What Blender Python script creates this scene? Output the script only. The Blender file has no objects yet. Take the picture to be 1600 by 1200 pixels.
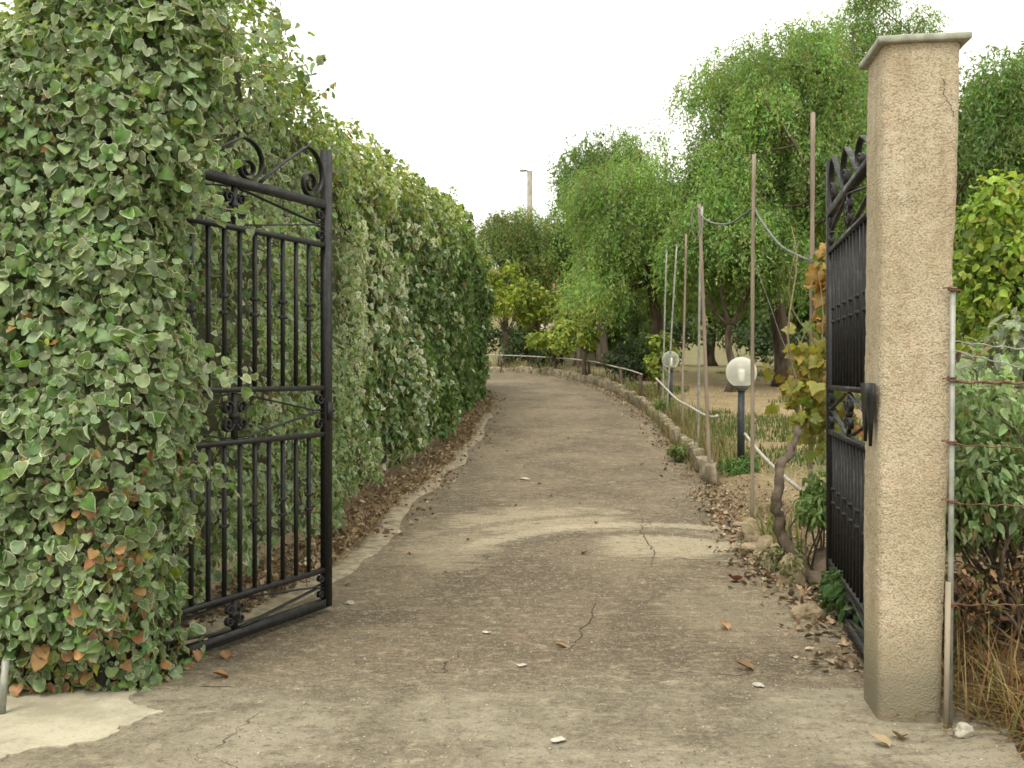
import bpy, math, random
import numpy as np
from mathutils import Matrix, Vector

SC = bpy.context.scene
COL = SC.collection
RNG = np.random.default_rng(7)
random.seed(7)

# ------------------------------------------------------------------ camera
cam_d = bpy.data.cameras.new("camera")
cam = bpy.data.objects.new("camera", cam_d)
COL.objects.link(cam)
cam.location = (0, 0, 1.5)
cam.rotation_euler = (math.radians(90), 0, 0)
cam_d.sensor_width = 36.0
cam_d.lens = 35.0
cam_d.shift_y = -15 / 1600
cam_d.clip_end = 2000
cam_d.clip_start = 0.05
SC.camera = cam

# ------------------------------------------------------------------ world, sun, exposure
SUN_EL, SUN_AZ = math.radians(58), math.radians(205)      # weak sun behind cloud, behind and to the left
world = bpy.data.worlds.new("World")
SC.world = world
world.use_nodes = True
wn = world.node_tree
wn.nodes.clear()
w_out = wn.nodes.new("ShaderNodeOutputWorld")
w_bg = wn.nodes.new("ShaderNodeBackground")
w_sky = wn.nodes.new("ShaderNodeTexSky")
w_sky.sky_type = 'NISHITA'
w_sky.sun_disc = False
w_sky.sun_elevation = SUN_EL
w_sky.sun_rotation = SUN_AZ
w_sky.air_density = 1.0
w_sky.dust_density = 4.0
w_mix = wn.nodes.new("ShaderNodeMix")                     # closed white cloud over the clear sky
w_mix.data_type = 'RGBA'
w_mix.inputs[0].default_value = 0.93
w_mix.inputs[7].default_value = (7.75, 7.6, 6.75, 1)
wn.links.new(w_sky.outputs[0], w_mix.inputs[6])
wn.links.new(w_mix.outputs[2], w_bg.inputs[0])
w_bg.inputs[1].default_value = 0.12
wn.links.new(w_bg.outputs[0], w_out.inputs[0])

sun_d = bpy.data.lights.new("sun", 'SUN')
sun_d.energy = 1.3
sun_d.angle = math.radians(24)
sun_d.color = (1.0, 0.95, 0.86)
sun = bpy.data.objects.new("sun", sun_d)
COL.objects.link(sun)
_d = Vector((math.sin(SUN_AZ) * math.cos(SUN_EL), math.cos(SUN_AZ) * math.cos(SUN_EL), math.sin(SUN_EL)))
sun.rotation_euler = _d.to_track_quat('Z', 'Y').to_euler()

SC.render.engine = 'CYCLES'
SC.view_settings.view_transform = 'Standard'
SC.view_settings.look = 'None'
SC.view_settings.exposure = 1.03
SC.view_settings.gamma = 1.0
SC.view_settings.use_curve_mapping = False
try:
    SC.cycles.filter_width = 1.65
    SC.cycles.use_denoising = True
    SC.cycles.denoiser = 'OPENIMAGEDENOISE'
    SC.cycles.max_bounces = 4
    SC.cycles.diffuse_bounces = 3
    SC.cycles.glossy_bounces = 1
    SC.cycles.transmission_bounces = 3
    SC.cycles.use_adaptive_sampling = True
    SC.cycles.adaptive_threshold = .03
    SC.cycles.caustics_reflective = False
    SC.cycles.caustics_refractive = False
    SC.cycles.transparent_max_bounces = 8
except Exception:
    pass

# ------------------------------------------------------------------ node helpers
class NT:
    def __init__(s, name):
        s.m = bpy.data.materials.new(name)
        s.m.use_nodes = True
        s.t = s.m.node_tree
        s.t.nodes.clear()
        s.out = s.n("OutputMaterial")

    def n(s, kind, **kw):
        nd = s.t.nodes.new("ShaderNode" + kind)
        for k, v in kw.items():
            setattr(nd, k, v)
        return nd

    def l(s, a, b):
        s.t.links.new(a, b)

    def val(s, sock, v):
        if hasattr(v, 'links') or isinstance(v, bpy.types.NodeSocket):
            s.l(v, sock)
        else:
            if isinstance(v, (tuple, list)) and len(v) == 3 and sock.type == 'RGBA':
                v = (*v, 1)
            sock.default_value = v

    def pos(s):
        return s.n("NewGeometry").outputs["Position"]

    def noise(s, vec, scale, detail=5, rough=.6, dist=0.0):
        nd = s.n("TexNoise")
        s.l(vec, nd.inputs["Vector"])
        nd.inputs["Scale"].default_value = scale
        nd.inputs["Detail"].default_value = detail
        nd.inputs["Roughness"].default_value = rough
        nd.inputs["Distortion"].default_value = dist
        return nd.outputs["Fac"]

    def mapping(s, vec, scale=(1, 1, 1), loc=(0, 0, 0), rot=(0, 0, 0)):
        nd = s.n("Mapping")
        s.l(vec, nd.inputs[0])
        nd.inputs["Location"].default_value = loc
        nd.inputs["Rotation"].default_value = rot
        nd.inputs["Scale"].default_value = scale
        return nd.outputs[0]

    def ramp(s, fac, lo, hi, a=0.0, b=1.0):
        nd = s.n("MapRange", interpolation_type='SMOOTHSTEP')
        s.val(nd.inputs[0], fac)
        nd.inputs[1].default_value = lo
        nd.inputs[2].default_value = hi
        nd.inputs[3].default_value = a
        nd.inputs[4].default_value = b
        return nd.outputs[0]

    def math(s, op, a, b=0.0, c=0.0):
        nd = s.n("Math", operation=op)
        s.val(nd.inputs[0], a)
        s.val(nd.inputs[1], b)
        s.val(nd.inputs[2], c)
        return nd.outputs[0]

    def mix(s, fac, a, b, blend='MIX'):
        nd = s.n("Mix", data_type='RGBA', blend_type=blend)
        s.val(nd.inputs[0], fac)
        s.val(nd.inputs[6], a)
        s.val(nd.inputs[7], b)
        return nd.outputs[2]

    def attr(s, name="Col"):
        nd = s.n("Attribute")
        nd.attribute_name = name
        return nd.outputs["Color"]

    def bump(s, h, strength, dist=.01, prev=None):
        nd = s.n("Bump")
        s.val(nd.inputs["Height"], h)
        nd.inputs["Strength"].default_value = strength
        nd.inputs["Distance"].default_value = dist
        if prev is not None:
            s.l(prev, nd.inputs["Normal"])
        return nd.outputs[0]

    def principled(s, color, rough=.8, normal=None, metallic=0.0, spec=.3):
        p = s.n("BsdfPrincipled")
        s.val(p.inputs["Base Color"], color)
        s.val(p.inputs["Roughness"], rough)
        p.inputs["Metallic"].default_value = metallic
        p.inputs["Specular IOR Level"].default_value = spec
        if normal is not None:
            s.l(normal, p.inputs["Normal"])
        s.l(p.outputs[0], s.out.inputs[0])
        return p


def mat_foliage(name, trans=.35, rough=.5, spec=.35, tscale=(1.25, 1.2, .7), var=.25):
    t = NT(name)
    c = t.attr()
    p = t.principled(c, rough, spec=spec)
    tr = t.n("BsdfTranslucent")
    t.l(t.mix(1.0, c, (*tscale,), 'MULTIPLY'), tr.inputs[0])
    mx = t.n("MixShader")
    mx.inputs[0].default_value = trans
    t.l(p.outputs[0], mx.inputs[1])
    t.l(tr.outputs[0], mx.inputs[2])
    t.l(mx.outputs[0], t.out.inputs[0])
    return t.m


def mat_simple(name, ca, cb, scale=8, rough=.8, bump=.3, bdist=.01, metallic=0.0, spec=.3, stretch=(1, 1, 1), lo=.35, hi=.65):
    t = NT(name)
    v = t.mapping(t.pos(), stretch)
    nz = t.noise(v, scale, 6)
    c = t.mix(t.ramp(nz, lo, hi), ca, cb)
    b = t.bump(t.noise(v, scale * 5, 4), bump, bdist)
    t.principled(c, rough, b, metallic, spec)
    return t.m


def mat_ground():
    t = NT("soil_and_straw")
    p = t.pos()
    c = t.attr()
    n1 = t.noise(p, 1.6, 6, .65)
    n2 = t.noise(p, 14, 6, .7)
    n3 = t.noise(p, 55, 3, .7)
    c = t.mix(t.ramp(n1, .4, .65, 0, .55), c, (.20, .155, .085))
    c = t.mix(t.ramp(n2, .48, .62, 0, .7), c, (.12, .085, .045))
    c = t.mix(t.ramp(n3, .52, .64, 0, .65), c, (.40, .33, .21))
    c = t.mix(t.ramp(n3, .46, .36, 0, .6), c, (.085, .06, .035))
    b = t.bump(n2, .6, .05)
    b = t.bump(n3, .6, .02, b)
    t.principled(c, .95, b, spec=.1)
    return t.m


def mat_drive(name, outer=False):
    t = NT(name)
    p = t.pos()
    streak = t.noise(t.mapping(p, (5, 17, 1)), 1.0, 6, .75)          # cross brooming
    big = t.noise(p, .75, 5, .6, .6)
    mid = t.noise(p, 3.2, 6, .65, .4)
    fine = t.noise(p, 24, 6, .8)
    grit = t.noise(p, 75, 3, .7)
    if outer:
        base = t.mix(t.ramp(mid, .35, .65), (.120, .102, .071), (.195, .171, .121))
        base = t.mix(t.ramp(big, .42, .6, 0, .7), base, (.30, .27, .20))
        base = t.mix(t.ramp(t.noise(t.mapping(p, (1, 1.6, 1), (3, 1, 0)), 2.1, 6, .7, .5), .52, .62, 0, .6), base, (.135, .115, .082))
    else:
        base = t.mix(t.ramp(big, .35, .68), (.088, .069, .046), (.185, .150, .099))
        base = t.mix(t.ramp(mid, .42, .7, 0, .55), base, (.125, .097, .066))
        # pale worn sweeps where dust has been scraped (their own crescent shape)
        sep = t.n("SeparateXYZ")
        t.l(p, sep.inputs[0])
        X, Y = sep.outputs[0], sep.outputs[1]

        def ell(cx, cy, ax, ay):
            dx = t.math('DIVIDE', t.math('SUBTRACT', X, cx), ax)
            dy = t.math('DIVIDE', t.math('SUBTRACT', Y, cy), ay)
            return t.math('SQRT', t.math('ADD', t.math('MULTIPLY', dx, dx), t.math('MULTIPLY', dy, dy)))
        wob = t.math('MULTIPLY', t.math('SUBTRACT', t.noise(p, 1.5, 5, .65), .5), 1.5)
        wob2 = t.math('MULTIPLY', t.math('SUBTRACT', t.noise(t.mapping(p, (2.0, 20, 1)), 1.0, 6, .75), .5), 2.4)
        def patch(cx, cy, ax, ay, amt):
            e = t.math('ADD', t.math('ADD', ell(cx, cy, ax, ay), wob), wob2)
            return t.ramp(e, .95, .55, 0, amt)
        pale = (.36, .31, .21)
        base = t.mix(patch(.25, 10.1, 1.15, .95, .75), base, pale)
        base = t.mix(patch(1.35, 8.7, .85, .85, .9), base, pale)
        base = t.mix(patch(.35, 8.75, .55, .75, .8), base, (.135, .108, .075))
        base = t.mix(patch(-.55, 8.6, .55, 1.2, .45), base, pale)
        base = t.mix(patch(1.5, 6.3, .7, 1.0, .3), base, pale)
        base = t.mix(patch(-.35, 5.35, 1.5, .5, .55), base, (.13, .105, .072))
        base = t.mix(patch(.1, 6.6, .6, .9, .5), base, (.125, .10, .07))
        base = t.mix(patch(-.75, 13.5, .45, 2.5, .6), base, (.11, .09, .062))
        def arc(cx, cy, r, w, amt, y0):
            d = t.math('ABSOLUTE', t.math('SUBTRACT', ell(cx, cy, 1, 1.25), r))
            d = t.math('ADD', d, t.math('MULTIPLY', t.math('SUBTRACT', t.noise(p, 9, 5, .7), .5), .35))
            return t.math('MULTIPLY', t.ramp(d, w, w * .4, 0, amt), t.ramp(Y, y0, y0 + .8))
        base = t.mix(arc(1.15, 7.7, 1.28, .13, .85, 8.0), base, (.10, .08, .056))
        base = t.mix(arc(1.25, 7.6, 1.75, .16, .6, 8.2), base, (.46, .40, .28))
        base = t.mix(arc(1.2, 7.6, 2.25, .11, .6, 8.4), base, (.11, .09, .06))
        wear = t.math('ADD', Y, t.math('MULTIPLY', t.noise(p, 2.6, 6, .75, .4), 1.6))
        base = t.mix(t.ramp(wear, 6.1, 5.45, 0, .75), base, (.185, .16, .114))
        # dust gathers along the left lip
        red = t.ramp(t.noise(t.mapping(p, (1, 1, 1), (7, 3, 0)), 1.3, 5, .7), .56, .68, 0, .5)
        base = t.mix(red, base, (.20, .135, .095))
    base = t.mix(t.ramp(streak, .52, .72, 0, .42), base, (.35, .30, .205))
    base = t.mix(t.ramp(streak, .46, .3, 0, .35), base, (.08, .066, .048))
    blot = t.noise(t.mapping(p, (1, 1.3, 1), (5, 9, 0)), 7.5, 7, .75, .3)
    base = t.mix(t.ramp(blot, .53, .64, 0, .6), base, (.35, .30, .21))
    base = t.mix(t.ramp(blot, .46, .36, 0, .65), base, (.105, .083, .058))
    base = t.mix(t.ramp(fine, .52, .64, 0, .6), base, (.315, .265, .185))
    base = t.mix(t.ramp(fine, .48, .36, 0, .65), base, (.075, .06, .044))
    base = t.mix(t.ramp(grit, .57, .66, 0, .6), base, (.37, .325, .235))
    base = t.mix(t.ramp(grit, .42, .34, 0, .6), base, (.06, .05, .036))
    # hairline cracks
    vo = t.n("TexVoronoi", feature='DISTANCE_TO_EDGE')
    wv = t.n("VectorMath", operation='ADD')
    t.l(p, wv.inputs[0])
    sc = t.n("VectorMath", operation='SCALE')
    nd = t.n("TexNoise")
    t.l(p, nd.inputs["Vector"])
    nd.inputs["Scale"].default_value = 2.2
    nd.inputs["Detail"].default_value = 5
    t.l(nd.outputs["Color"], sc.inputs[0])
    sc.inputs["Scale"].default_value = .9
    t.l(sc.outputs[0], wv.inputs[1])
    t.l(wv.outputs[0], vo.inputs["Vector"])
    vo.inputs["Scale"].default_value = .33
    crk = t.ramp(vo.outputs["Distance"], .0035, .001)
    crk = t.math('MULTIPLY', crk, t.ramp(t.noise(p, .9, 3), .46, .56, 0, .8))
    base = t.mix(crk, base, (.03, .025, .02))
    b = t.bump(blot, .35, .012)
    b = t.bump(fine, .6, .01, b)
    b = t.bump(grit, .4, .004, b)
    t.principled(base, .92, b, spec=.2)
    return t.m


def mat_pillar():
    t = NT("roughcast_render")
    p = t.pos()
    n1 = t.noise(p, 2.0, 5, .6)
    n2 = t.noise(p, 95, 4, .75)
    n3 = t.noise(p, 9, 5, .7)
    c = t.mix(t.ramp(n1, .35, .65), (.42, .36, .245), (.52, .445, .325))
    c = t.mix(t.ramp(n3, .52, .7, 0, .5), c, (.50, .375, .26))
    c = t.mix(t.ramp(n2, .49, .36, 0, .8), c, (.22, .17, .11))
    c = t.mix(t.ramp(n2, .56, .72, 0, .55), c, (.66, .58, .42))
    # rising damp and splashed dirt near the foot
    sep = t.n("SeparateXYZ")
    t.l(p, sep.inputs[0])
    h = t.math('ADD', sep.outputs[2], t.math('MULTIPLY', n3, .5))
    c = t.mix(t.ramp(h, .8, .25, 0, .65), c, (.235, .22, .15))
    sp = t.ramp(t.noise(t.mapping(p, (1, 1, .5)), 6.5, 6, .7), .66, .74, 0, .5)
    c = t.mix(sp, c, (.15, .12, .075))
    run = t.noise(t.mapping(p, (16, 16, .9)), 1.0, 4, .6)
    c = t.mix(t.math('MULTIPLY', t.ramp(run, .52, .68, 0, .5), t.ramp(sep.outputs[2], 1.6, 2.9)), c, (.27, .215, .135))
    big = t.noise(t.mapping(p, (1, 1, .6), (4, 4, 4)), 3.2, 5, .7)
    c = t.mix(t.ramp(big, .52, .64, 0, .55), c, (.34, .275, .175))
    c = t.mix(t.ramp(big, .46, .36, 0, .4), c, (.56, .50, .39))
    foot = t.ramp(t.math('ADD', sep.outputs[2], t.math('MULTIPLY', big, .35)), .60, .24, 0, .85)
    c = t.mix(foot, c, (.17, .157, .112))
    vo = t.n('TexVoronoi')
    t.l(p, vo.inputs['Vector'])
    vo.inputs['Scale'].default_value = 120
    b = t.bump(vo.outputs['Distance'], .45, -.008)
    b = t.bump(n2, .6, .008, b)
    c = t.mix(t.ramp(vo.outputs['Distance'], .55, .8, 0, .6), c, (.24, .185, .12))
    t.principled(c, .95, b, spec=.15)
    return t.m


M = {}
M['ivy'] = mat_foliage("ivy_leaf", .40, .5, .3, var=.12)
M['tree'] = mat_foliage("tree_leaf", .40, .55, .25, (1.3, 1.25, .6))
M['vine'] = mat_foliage("vine_leaf", .42, .5, .3, (1.3, 1.15, .5))
M['dry'] = mat_foliage("dry_leaf", .10, .8, .15, (1, 1, 1), .35)
M['grass'] = mat_foliage("grass_blade", .30, .6, .2)
M['thicket'] = mat_simple("backing_core", (.08, .10, .05), (.125, .115, .07), 9, .95, .8, .04)  # added opaque core that blocks light behind the leaves, in place of twigs
M['bark'] = mat_simple("bark", (.055, .040, .028), (.13, .10, .072), 7, .95, .9, .03, stretch=(1, 1, .25))
M['stem'] = mat_simple("stem", (.16, .12, .07), (.24, .20, .11), 20, .9, .5)
def mat_iron():
    t = NT("black_iron")
    p = t.pos()
    n1 = t.noise(p, 9, 6, .7)
    n2 = t.noise(p, 60, 4, .7)
    c = t.mix(t.ramp(n2, .35, .65), (.006, .006, .0065), (.017, .0165, .016))
    c = t.mix(t.ramp(n1, .60, .72, 0, .55), c, (.055, .030, .018))
    c = t.mix(t.ramp(n2, .62, .75, 0, .4), c, (.07, .065, .055))
    t.principled(c, t.ramp(n1, .3, .7, .38, .75), t.bump(n2, .5, .004), spec=.45)
    return t.m


M['iron'] = mat_iron()
M['ground'] = mat_ground()
M['drive'] = mat_drive("driveway_concrete")
M['apron'] = mat_drive("apron_concrete", True)
def mat_screed():
    t = NT("pale_screed")
    p = t.pos()
    c = t.mix(t.ramp(t.noise(p, 3.5, 6, .7), .35, .65), (.32, .29, .21), (.45, .415, .31))
    c = t.mix(t.ramp(t.noise(t.mapping(p, (1, 1, 1), (2, 2, 0)), 7, 6, .75), .56, .68, 0, .6), c, (.25, .235, .19))
    c = t.mix(t.ramp(t.noise(p, 60, 3, .7), .55, .7, 0, .4), c, (.2, .17, .12))
    t.principled(c, .95, t.bump(t.noise(p, 30, 5, .7), .5, .008), spec=.15)
    return t.m


M['patch'] = mat_screed()
M['lip'] = mat_simple('sandy_lip', (.17, .14, .095), (.33, .28, .195), 9, .95, .6, .01)
M['pillar'] = mat_pillar()
M['crack'] = mat_simple('dirty_crack', (.035, .028, .02), (.09, .07, .048), 40, .95, .3)
M['cap'] = mat_simple("cap_stone", (.26, .275, .22), (.40, .40, .335), 16, .85, .4, .006)
M['galv'] = mat_simple("galvanised_steel", (.22, .23, .20), (.34, .345, .30), 12, .6, .15, .003, metallic=.3, spec=.4)
M['rust'] = mat_simple("rust", (.10, .05, .032), (.20, .11, .07), 25, .95, .6)
M['wood'] = mat_simple("weathered_stake", (.20, .165, .12), (.32, .27, .20), 12, .9, .5, stretch=(1, 1, .12))
M['woodred'] = mat_simple("brown_stake", (.20, .155, .12), (.31, .25, .195), 12, .9, .5, stretch=(1, 1, .12))
M['post'] = mat_simple("lamp_post", (.020, .025, .028), (.035, .042, .045), 15, .5, .15)
M['hose'] = mat_simple("grey_hose", (.10, .11, .10), (.18, .19, .165), 15, .7, .2)
M['white'] = mat_simple("white_pipe", (.28, .26, .215), (.46, .43, .365), 10, .7, .3)
M['kerb'] = mat_simple("kerb_stone", (.15, .125, .085), (.30, .255, .175), 7, .95, .9, .02)
M['rock'] = mat_simple("field_stone", (.20, .155, .095), (.36, .285, .18), 9, .95, .9, .03)
M['concrete'] = mat_simple("pole_concrete", (.23, .21, .175), (.33, .305, .255), 4, .9, .4)
M['housewall'] = mat_simple("cream_wall", (.50, .43, .30), (.60, .53, .39), 3, .9, .3)
M['rooftile'] = mat_simple("terracotta", (.38, .17, .10), (.52, .29, .19), 5, .9, .4)
M['glassdark'] = mat_simple("window_glass", (.02, .022, .022), (.03, .033, .034), 4, .15, .02)
M['paper'] = mat_simple("pale_chip", (.36, .34, .28), (.50, .47, .40), 20, .9, .3)
M['lampbase'] = mat_simple("lamp_collar", (.10, .105, .10), (.15, .15, .14), 15, .5, .1)
M['bulb'] = mat_simple("bulb_white", (.75, .75, .70), (.8, .8, .76), 15, .4, .05)


def mat_globe(name, clear):
    t = NT(name)
    p = t.principled((.86, .86, .80), .12, spec=.5)
    tr = t.n("BsdfTransparent")
    tr.inputs[0].default_value = (.93, .94, .90, 1)
    tl = t.n("BsdfTranslucent")
    tl.inputs[0].default_value = (.9, .9, .84, 1)
    a = t.n("MixShader")
    a.inputs[0].default_value = .5
    t.l(p.outputs[0], a.inputs[1])
    t.l(tl.outputs[0], a.inputs[2])
    fr = t.n("LayerWeight")
    fr.inputs[0].default_value = .35
    f = t.ramp(fr.outputs["Facing"], 0, 1, clear, clear + .45)
    m = t.n("MixShader")
    t.l(f, m.inputs[0])
    t.l(tr.outputs[0], m.inputs[1])
    t.l(a.outputs[0], m.inputs[2])
    t.l(m.outputs[0], t.out.inputs[0])
    return t.m


M['globe'] = mat_globe("milky_globe", .38)
M['globe_clear'] = mat_globe("clear_globe", .16)

# ------------------------------------------------------------------ mesh helpers
def mesh_np(name, V, Fs, col=None, mat=None, smooth=False):
    V = np.asarray(V, np.float32).reshape(-1, 3)
    if isinstance(Fs, np.ndarray):
        Fs = [Fs]
    Fs = [np.asarray(f, np.int32) for f in Fs if len(f)]
    me = bpy.data.meshes.new(name)
    me.vertices.add(len(V))
    me.vertices.foreach_set("co", V.ravel())
    nl = sum(f.size for f in Fs)
    npoly = sum(len(f) for f in Fs)
    me.loops.add(nl)
    me.polygons.add(npoly)
    me.loops.foreach_set("vertex_index", np.concatenate([f.ravel() for f in Fs]))
    tot = np.concatenate([np.full(len(f), f.shape[1], np.int32) for f in Fs])
    start = np.concatenate([[0], np.cumsum(tot)[:-1]]).astype(np.int32)
    me.polygons.foreach_set("loop_start", start)
    me.polygons.foreach_set("loop_total", tot)
    if smooth:
        me.polygons.foreach_set("use_smooth", np.ones(npoly, bool))
    me.update(calc_edges=True)
    if col is not None:
        a = me.attributes.new("Col", 'FLOAT_COLOR', 'POINT')
        c = np.ones((len(V), 4), np.float32)
        c[:, :3] = col
        a.data.foreach_set("color", c.ravel())
    if mat is not None:
        me.materials.append(M[mat])
    return me


def wloc(o):
    p = Vector((0, 0, 0))
    while o is not None:
        p += o.location
        o = o.parent
    return p


def link(name, me, parent=None, local=False):
    o = bpy.data.objects.new(name, me)
    COL.objects.link(o)
    if parent is not None:
        o.parent = parent
        if not local:
            o.location = -wloc(parent)
    return o


def empty(name, loc, rz=0.0):
    o = bpy.data.objects.new(name, None)
    COL.objects.link(o)
    o.location = loc
    o.rotation_euler = (0, 0, rz)
    o.empty_display_size = .1
    return o


def tag(o, label=None, cat=None, group=None, kind=None):
    if label: o['label'] = label
    if cat: o['category'] = cat
    if group: o['group'] = group
    if kind: o['kind'] = kind
    return o


def copy_tree(o, parent=None):
    c = o.copy()
    COL.objects.link(c)
    c.parent = parent
    for ch in list(o.children):
        copy_tree(ch, c)
    return c


class MB:
    def __init__(s):
        s.V, s.F, s.C, s.n = [], {}, [], 0

    def add(s, V, F, col=None):
        V = np.asarray(V, float).reshape(-1, 3)
        Fl = F if isinstance(F, list) and len(F) and isinstance(F[0], np.ndarray) and F[0].ndim == 2 else [np.asarray(F)]
        for f in Fl:
            f = np.asarray(f)
            s.F.setdefault(f.shape[1], []).append(f + s.n)
        s.V.append(V)
        if col is not None:
            s.C.append(np.broadcast_to(np.asarray(col, float), (len(V), 3)))
        s.n += len(V)
        return s

    def box(s, c, size, rz=0.0, tilt=None):
        x, y, z = np.array(size) / 2
        V = np.array([[a * x, b * y, d * z] for a in (-1, 1) for b in (-1, 1) for d in (-1, 1)], float)
        if tilt is not None:
            V = V @ np.array(tilt).T
        cr, sr = math.cos(rz), math.sin(rz)
        V = V @ np.array([[cr, sr, 0], [-sr, cr, 0], [0, 0, 1]])
        return s.add(V + np.array(c), np.array([[0, 1, 3, 2], [4, 6, 7, 5], [0, 4, 5, 1], [2, 3, 7, 6], [0, 2, 6, 4], [1, 5, 7, 3]]))

    def tube(s, pts, radii, n=8, caps=True, jitter=0.0):
        P = np.asarray(pts, float)
        k = len(P)
        R = np.broadcast_to(np.asarray(radii, float), (k,))
        T = np.gradient(P, axis=0)
        T /= np.linalg.norm(T, axis=1)[:, None] + 1e-9
        ref = np.array([0, 0, 1.]) if abs(T[0][2]) < .9 else np.array([1., 0, 0])
        a = np.linspace(0, 2 * np.pi, n, endpoint=False)
        V = []
        u = np.cross(T[0], ref)
        u /= np.linalg.norm(u)
        for i in range(k):
            u = u - T[i] * np.dot(u, T[i])
            u /= np.linalg.norm(u) + 1e-9
            w = np.cross(T[i], u)
            rr = R[i] * (1 + jitter * RNG.standard_normal(n)) if jitter else R[i] * np.ones(n)
            V.append(P[i] + rr[:, None] * (np.cos(a)[:, None] * u + np.sin(a)[:, None] * w))
        V = np.concatenate(V)
        F = []
        for i in range(k - 1):
            for j in range(n):
                j2 = (j + 1) % n
                F.append([i * n + j, i * n + j2, (i + 1) * n + j2, (i + 1) * n + j])
        Fs = [np.array(F)]
        if caps:
            V = np.concatenate([V, P[:1], P[-1:]])
            c0, c1 = k * n, k * n + 1
            Fs.append(np.array([[c0, (j + 1) % n, j] for j in range(n)] + [[c1, (k - 1) * n + j, (k - 1) * n + (j + 1) % n] for j in range(n)]))
        return s.add(V, Fs)

    def ribbon_xz(s, pts, w, th, y0=0.0):
        """flat bar bent in the xz plane: w wide along y, th thick"""
        P = np.asarray(pts, float)
        T = np.gradient(P, axis=0)
        T /= np.linalg.norm(T, axis=1)[:, None] + 1e-9
        N = np.stack([-T[:, 1], T[:, 0]], 1)
        k = len(P)
        V = np.zeros((k, 4, 3))
        for q, (a, b) in enumerate(((-1, -1), (1, -1), (1, 1), (-1, 1))):
            V[:, q, 0] = P[:, 0] + N[:, 0] * th / 2 * a
            V[:, q, 2] = P[:, 1] + N[:, 1] * th / 2 * a
            V[:, q, 1] = y0 + b * w / 2
        F = []
        for i in range(k - 1):
            for j in range(4):
                j2 = (j + 1) % 4
                F.append([i * 4 + j, i * 4 + j2, (i + 1) * 4 + j2, (i + 1) * 4 + j])
        F.append([0, 3, 2, 1])
        F.append([(k - 1) * 4 + j for j in range(4)])
        return s.add(V.reshape(-1, 3), np.array(F))

    def mesh(s, name, mat, smooth=False):
        col = np.concatenate(s.C) if s.C else None
        return mesh_np(name, np.concatenate(s.V), [np.concatenate(v) for v in s.F.values()], col, mat, smooth)

    def build(s, name, mat, parent=None, smooth=False, local=False):
        return link(name, s.mesh(name, mat, smooth), parent, local)


# value noise
_H = np.random.default_rng(3).random((64, 64, 64))


def vnoise(P, scale=1.0):
    P = np.asarray(P, float) * scale
    i = np.floor(P).astype(int)
    f = P - i
    f = f * f * (3 - 2 * f)
    out = 0
    for a in (0, 1):
        for b in (0, 1):
            for c in (0, 1):
                w = (f[..., 0] if a else 1 - f[..., 0]) * (f[..., 1] if b else 1 - f[..., 1]) * (f[..., 2] if c else 1 - f[..., 2])
                out = out + w * _H[(i[..., 0] + a) % 64, (i[..., 1] + b) % 64, (i[..., 2] + c) % 64]
    return out - .5


def fbm(P, scale, oct=3):
    r, a = 0, 1.0
    for k in range(oct):
        r = r + a * vnoise(P + 7.3 * k, scale * 2 ** k)
        a *= .5
    return r


def unit(v):
    return v / (np.linalg.norm(v, axis=-1, keepdims=True) + 1e-9)


# ---- leaf templates: base at origin, tip at +y, unit length
def template(outline, inner=None, fold=.18, droop=.15):
    O = np.array(outline, float)
    if inner:
        c = np.array([0, .42])
        I = c + (O - c) * inner
        P = np.concatenate([O, I, c[None]])
        n = len(O)
        F3 = np.array([[2 * n, n + j, n + (j + 1) % n] for j in range(n)])
        F4 = np.array([[j, (j + 1) % n, n + (j + 1) % n, n + j] for j in range(n)])
        rim = np.concatenate([np.ones(n), np.zeros(n + 1)])
        F = [F3, F4]
    else:
        c = np.array([0, .40])
        P = np.concatenate([O, c[None]])
        n = len(O)
        F = [np.array([[n, j, (j + 1) % n] for j in range(n)])]
        rim = np.concatenate([np.ones(n), [0]])
    z = fold * np.abs(P[:, 0]) - droop * P[:, 1] ** 2
    return np.column_stack([P, z]), F, rim


def sym(pts):
    r = [(x, y) for x, y in pts]
    l = [(-x, y) for x, y in reversed(pts) if x > 1e-6]
    return r + l


HEART_R = template([(0, .05), (.26, -.05), (.49, .14), (.46, .44), (.25, .74), (.02, .95), (-.27, .73), (-.46, .40), (-.45, .10), (-.22, -.05)], .87, .16, .16)
HEART_L = template([(0, .05), (.24, -.06), (.54, .18), (.36, .46), (.22, .70), (0, 1.04), (-.24, .68), (-.36, .48), (-.51, .22), (-.27, -.05)], .87, .26, .26)
_RO = [(0, .03), (.28, -.03), (.50, .18), (.47, .50), (.26, .80), (.02, .91), (-.28, .78), (-.48, .48), (-.48, .18), (-.26, -.02)]
ROUND_A = template(_RO, .88, .10, .12)
ROUND_B = template([(x * .85, y) for x, y in _RO], .86, .55, .30)
ROUND_C = template([(-x * .95, y * 1.06) for x, y in reversed(_RO)], .86, .30, -.22)
HEART = template(sym([(0, .04), (.27, -.06), (.48, .18), (.38, .52), (.16, .82), (0, 1.0)]), .83, .22, .22)
HEART_LO = template(sym([(0, 0), (.42, .06), (.44, .35), (0, 1.0)]), None, .25, .22)
ELLIP = template(sym([(0, 0), (.17, .18), (.23, .45), (.15, .75), (0, 1.0)]), None, .5, .25)
VINE5 = template(sym([(0, .10), (.14, -.06), (.32, -.04), (.36, .06), (.50, .12), (.43, .26), (.58, .42), (.52, .60), (.34, .58), (.28, .74), (.16, .82), (0, 1.0)]), None, .3, .35)
OVAL = template(sym([(0, 0), (.30, .12), (.38, .42), (.22, .78), (0, 1.0)]), None, .35, .2)
CURL = template(sym([(0, 0), (.3, .1), (.38, .4), (.22, .75), (0, 1.0)]), None, .75, -.35)
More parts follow.
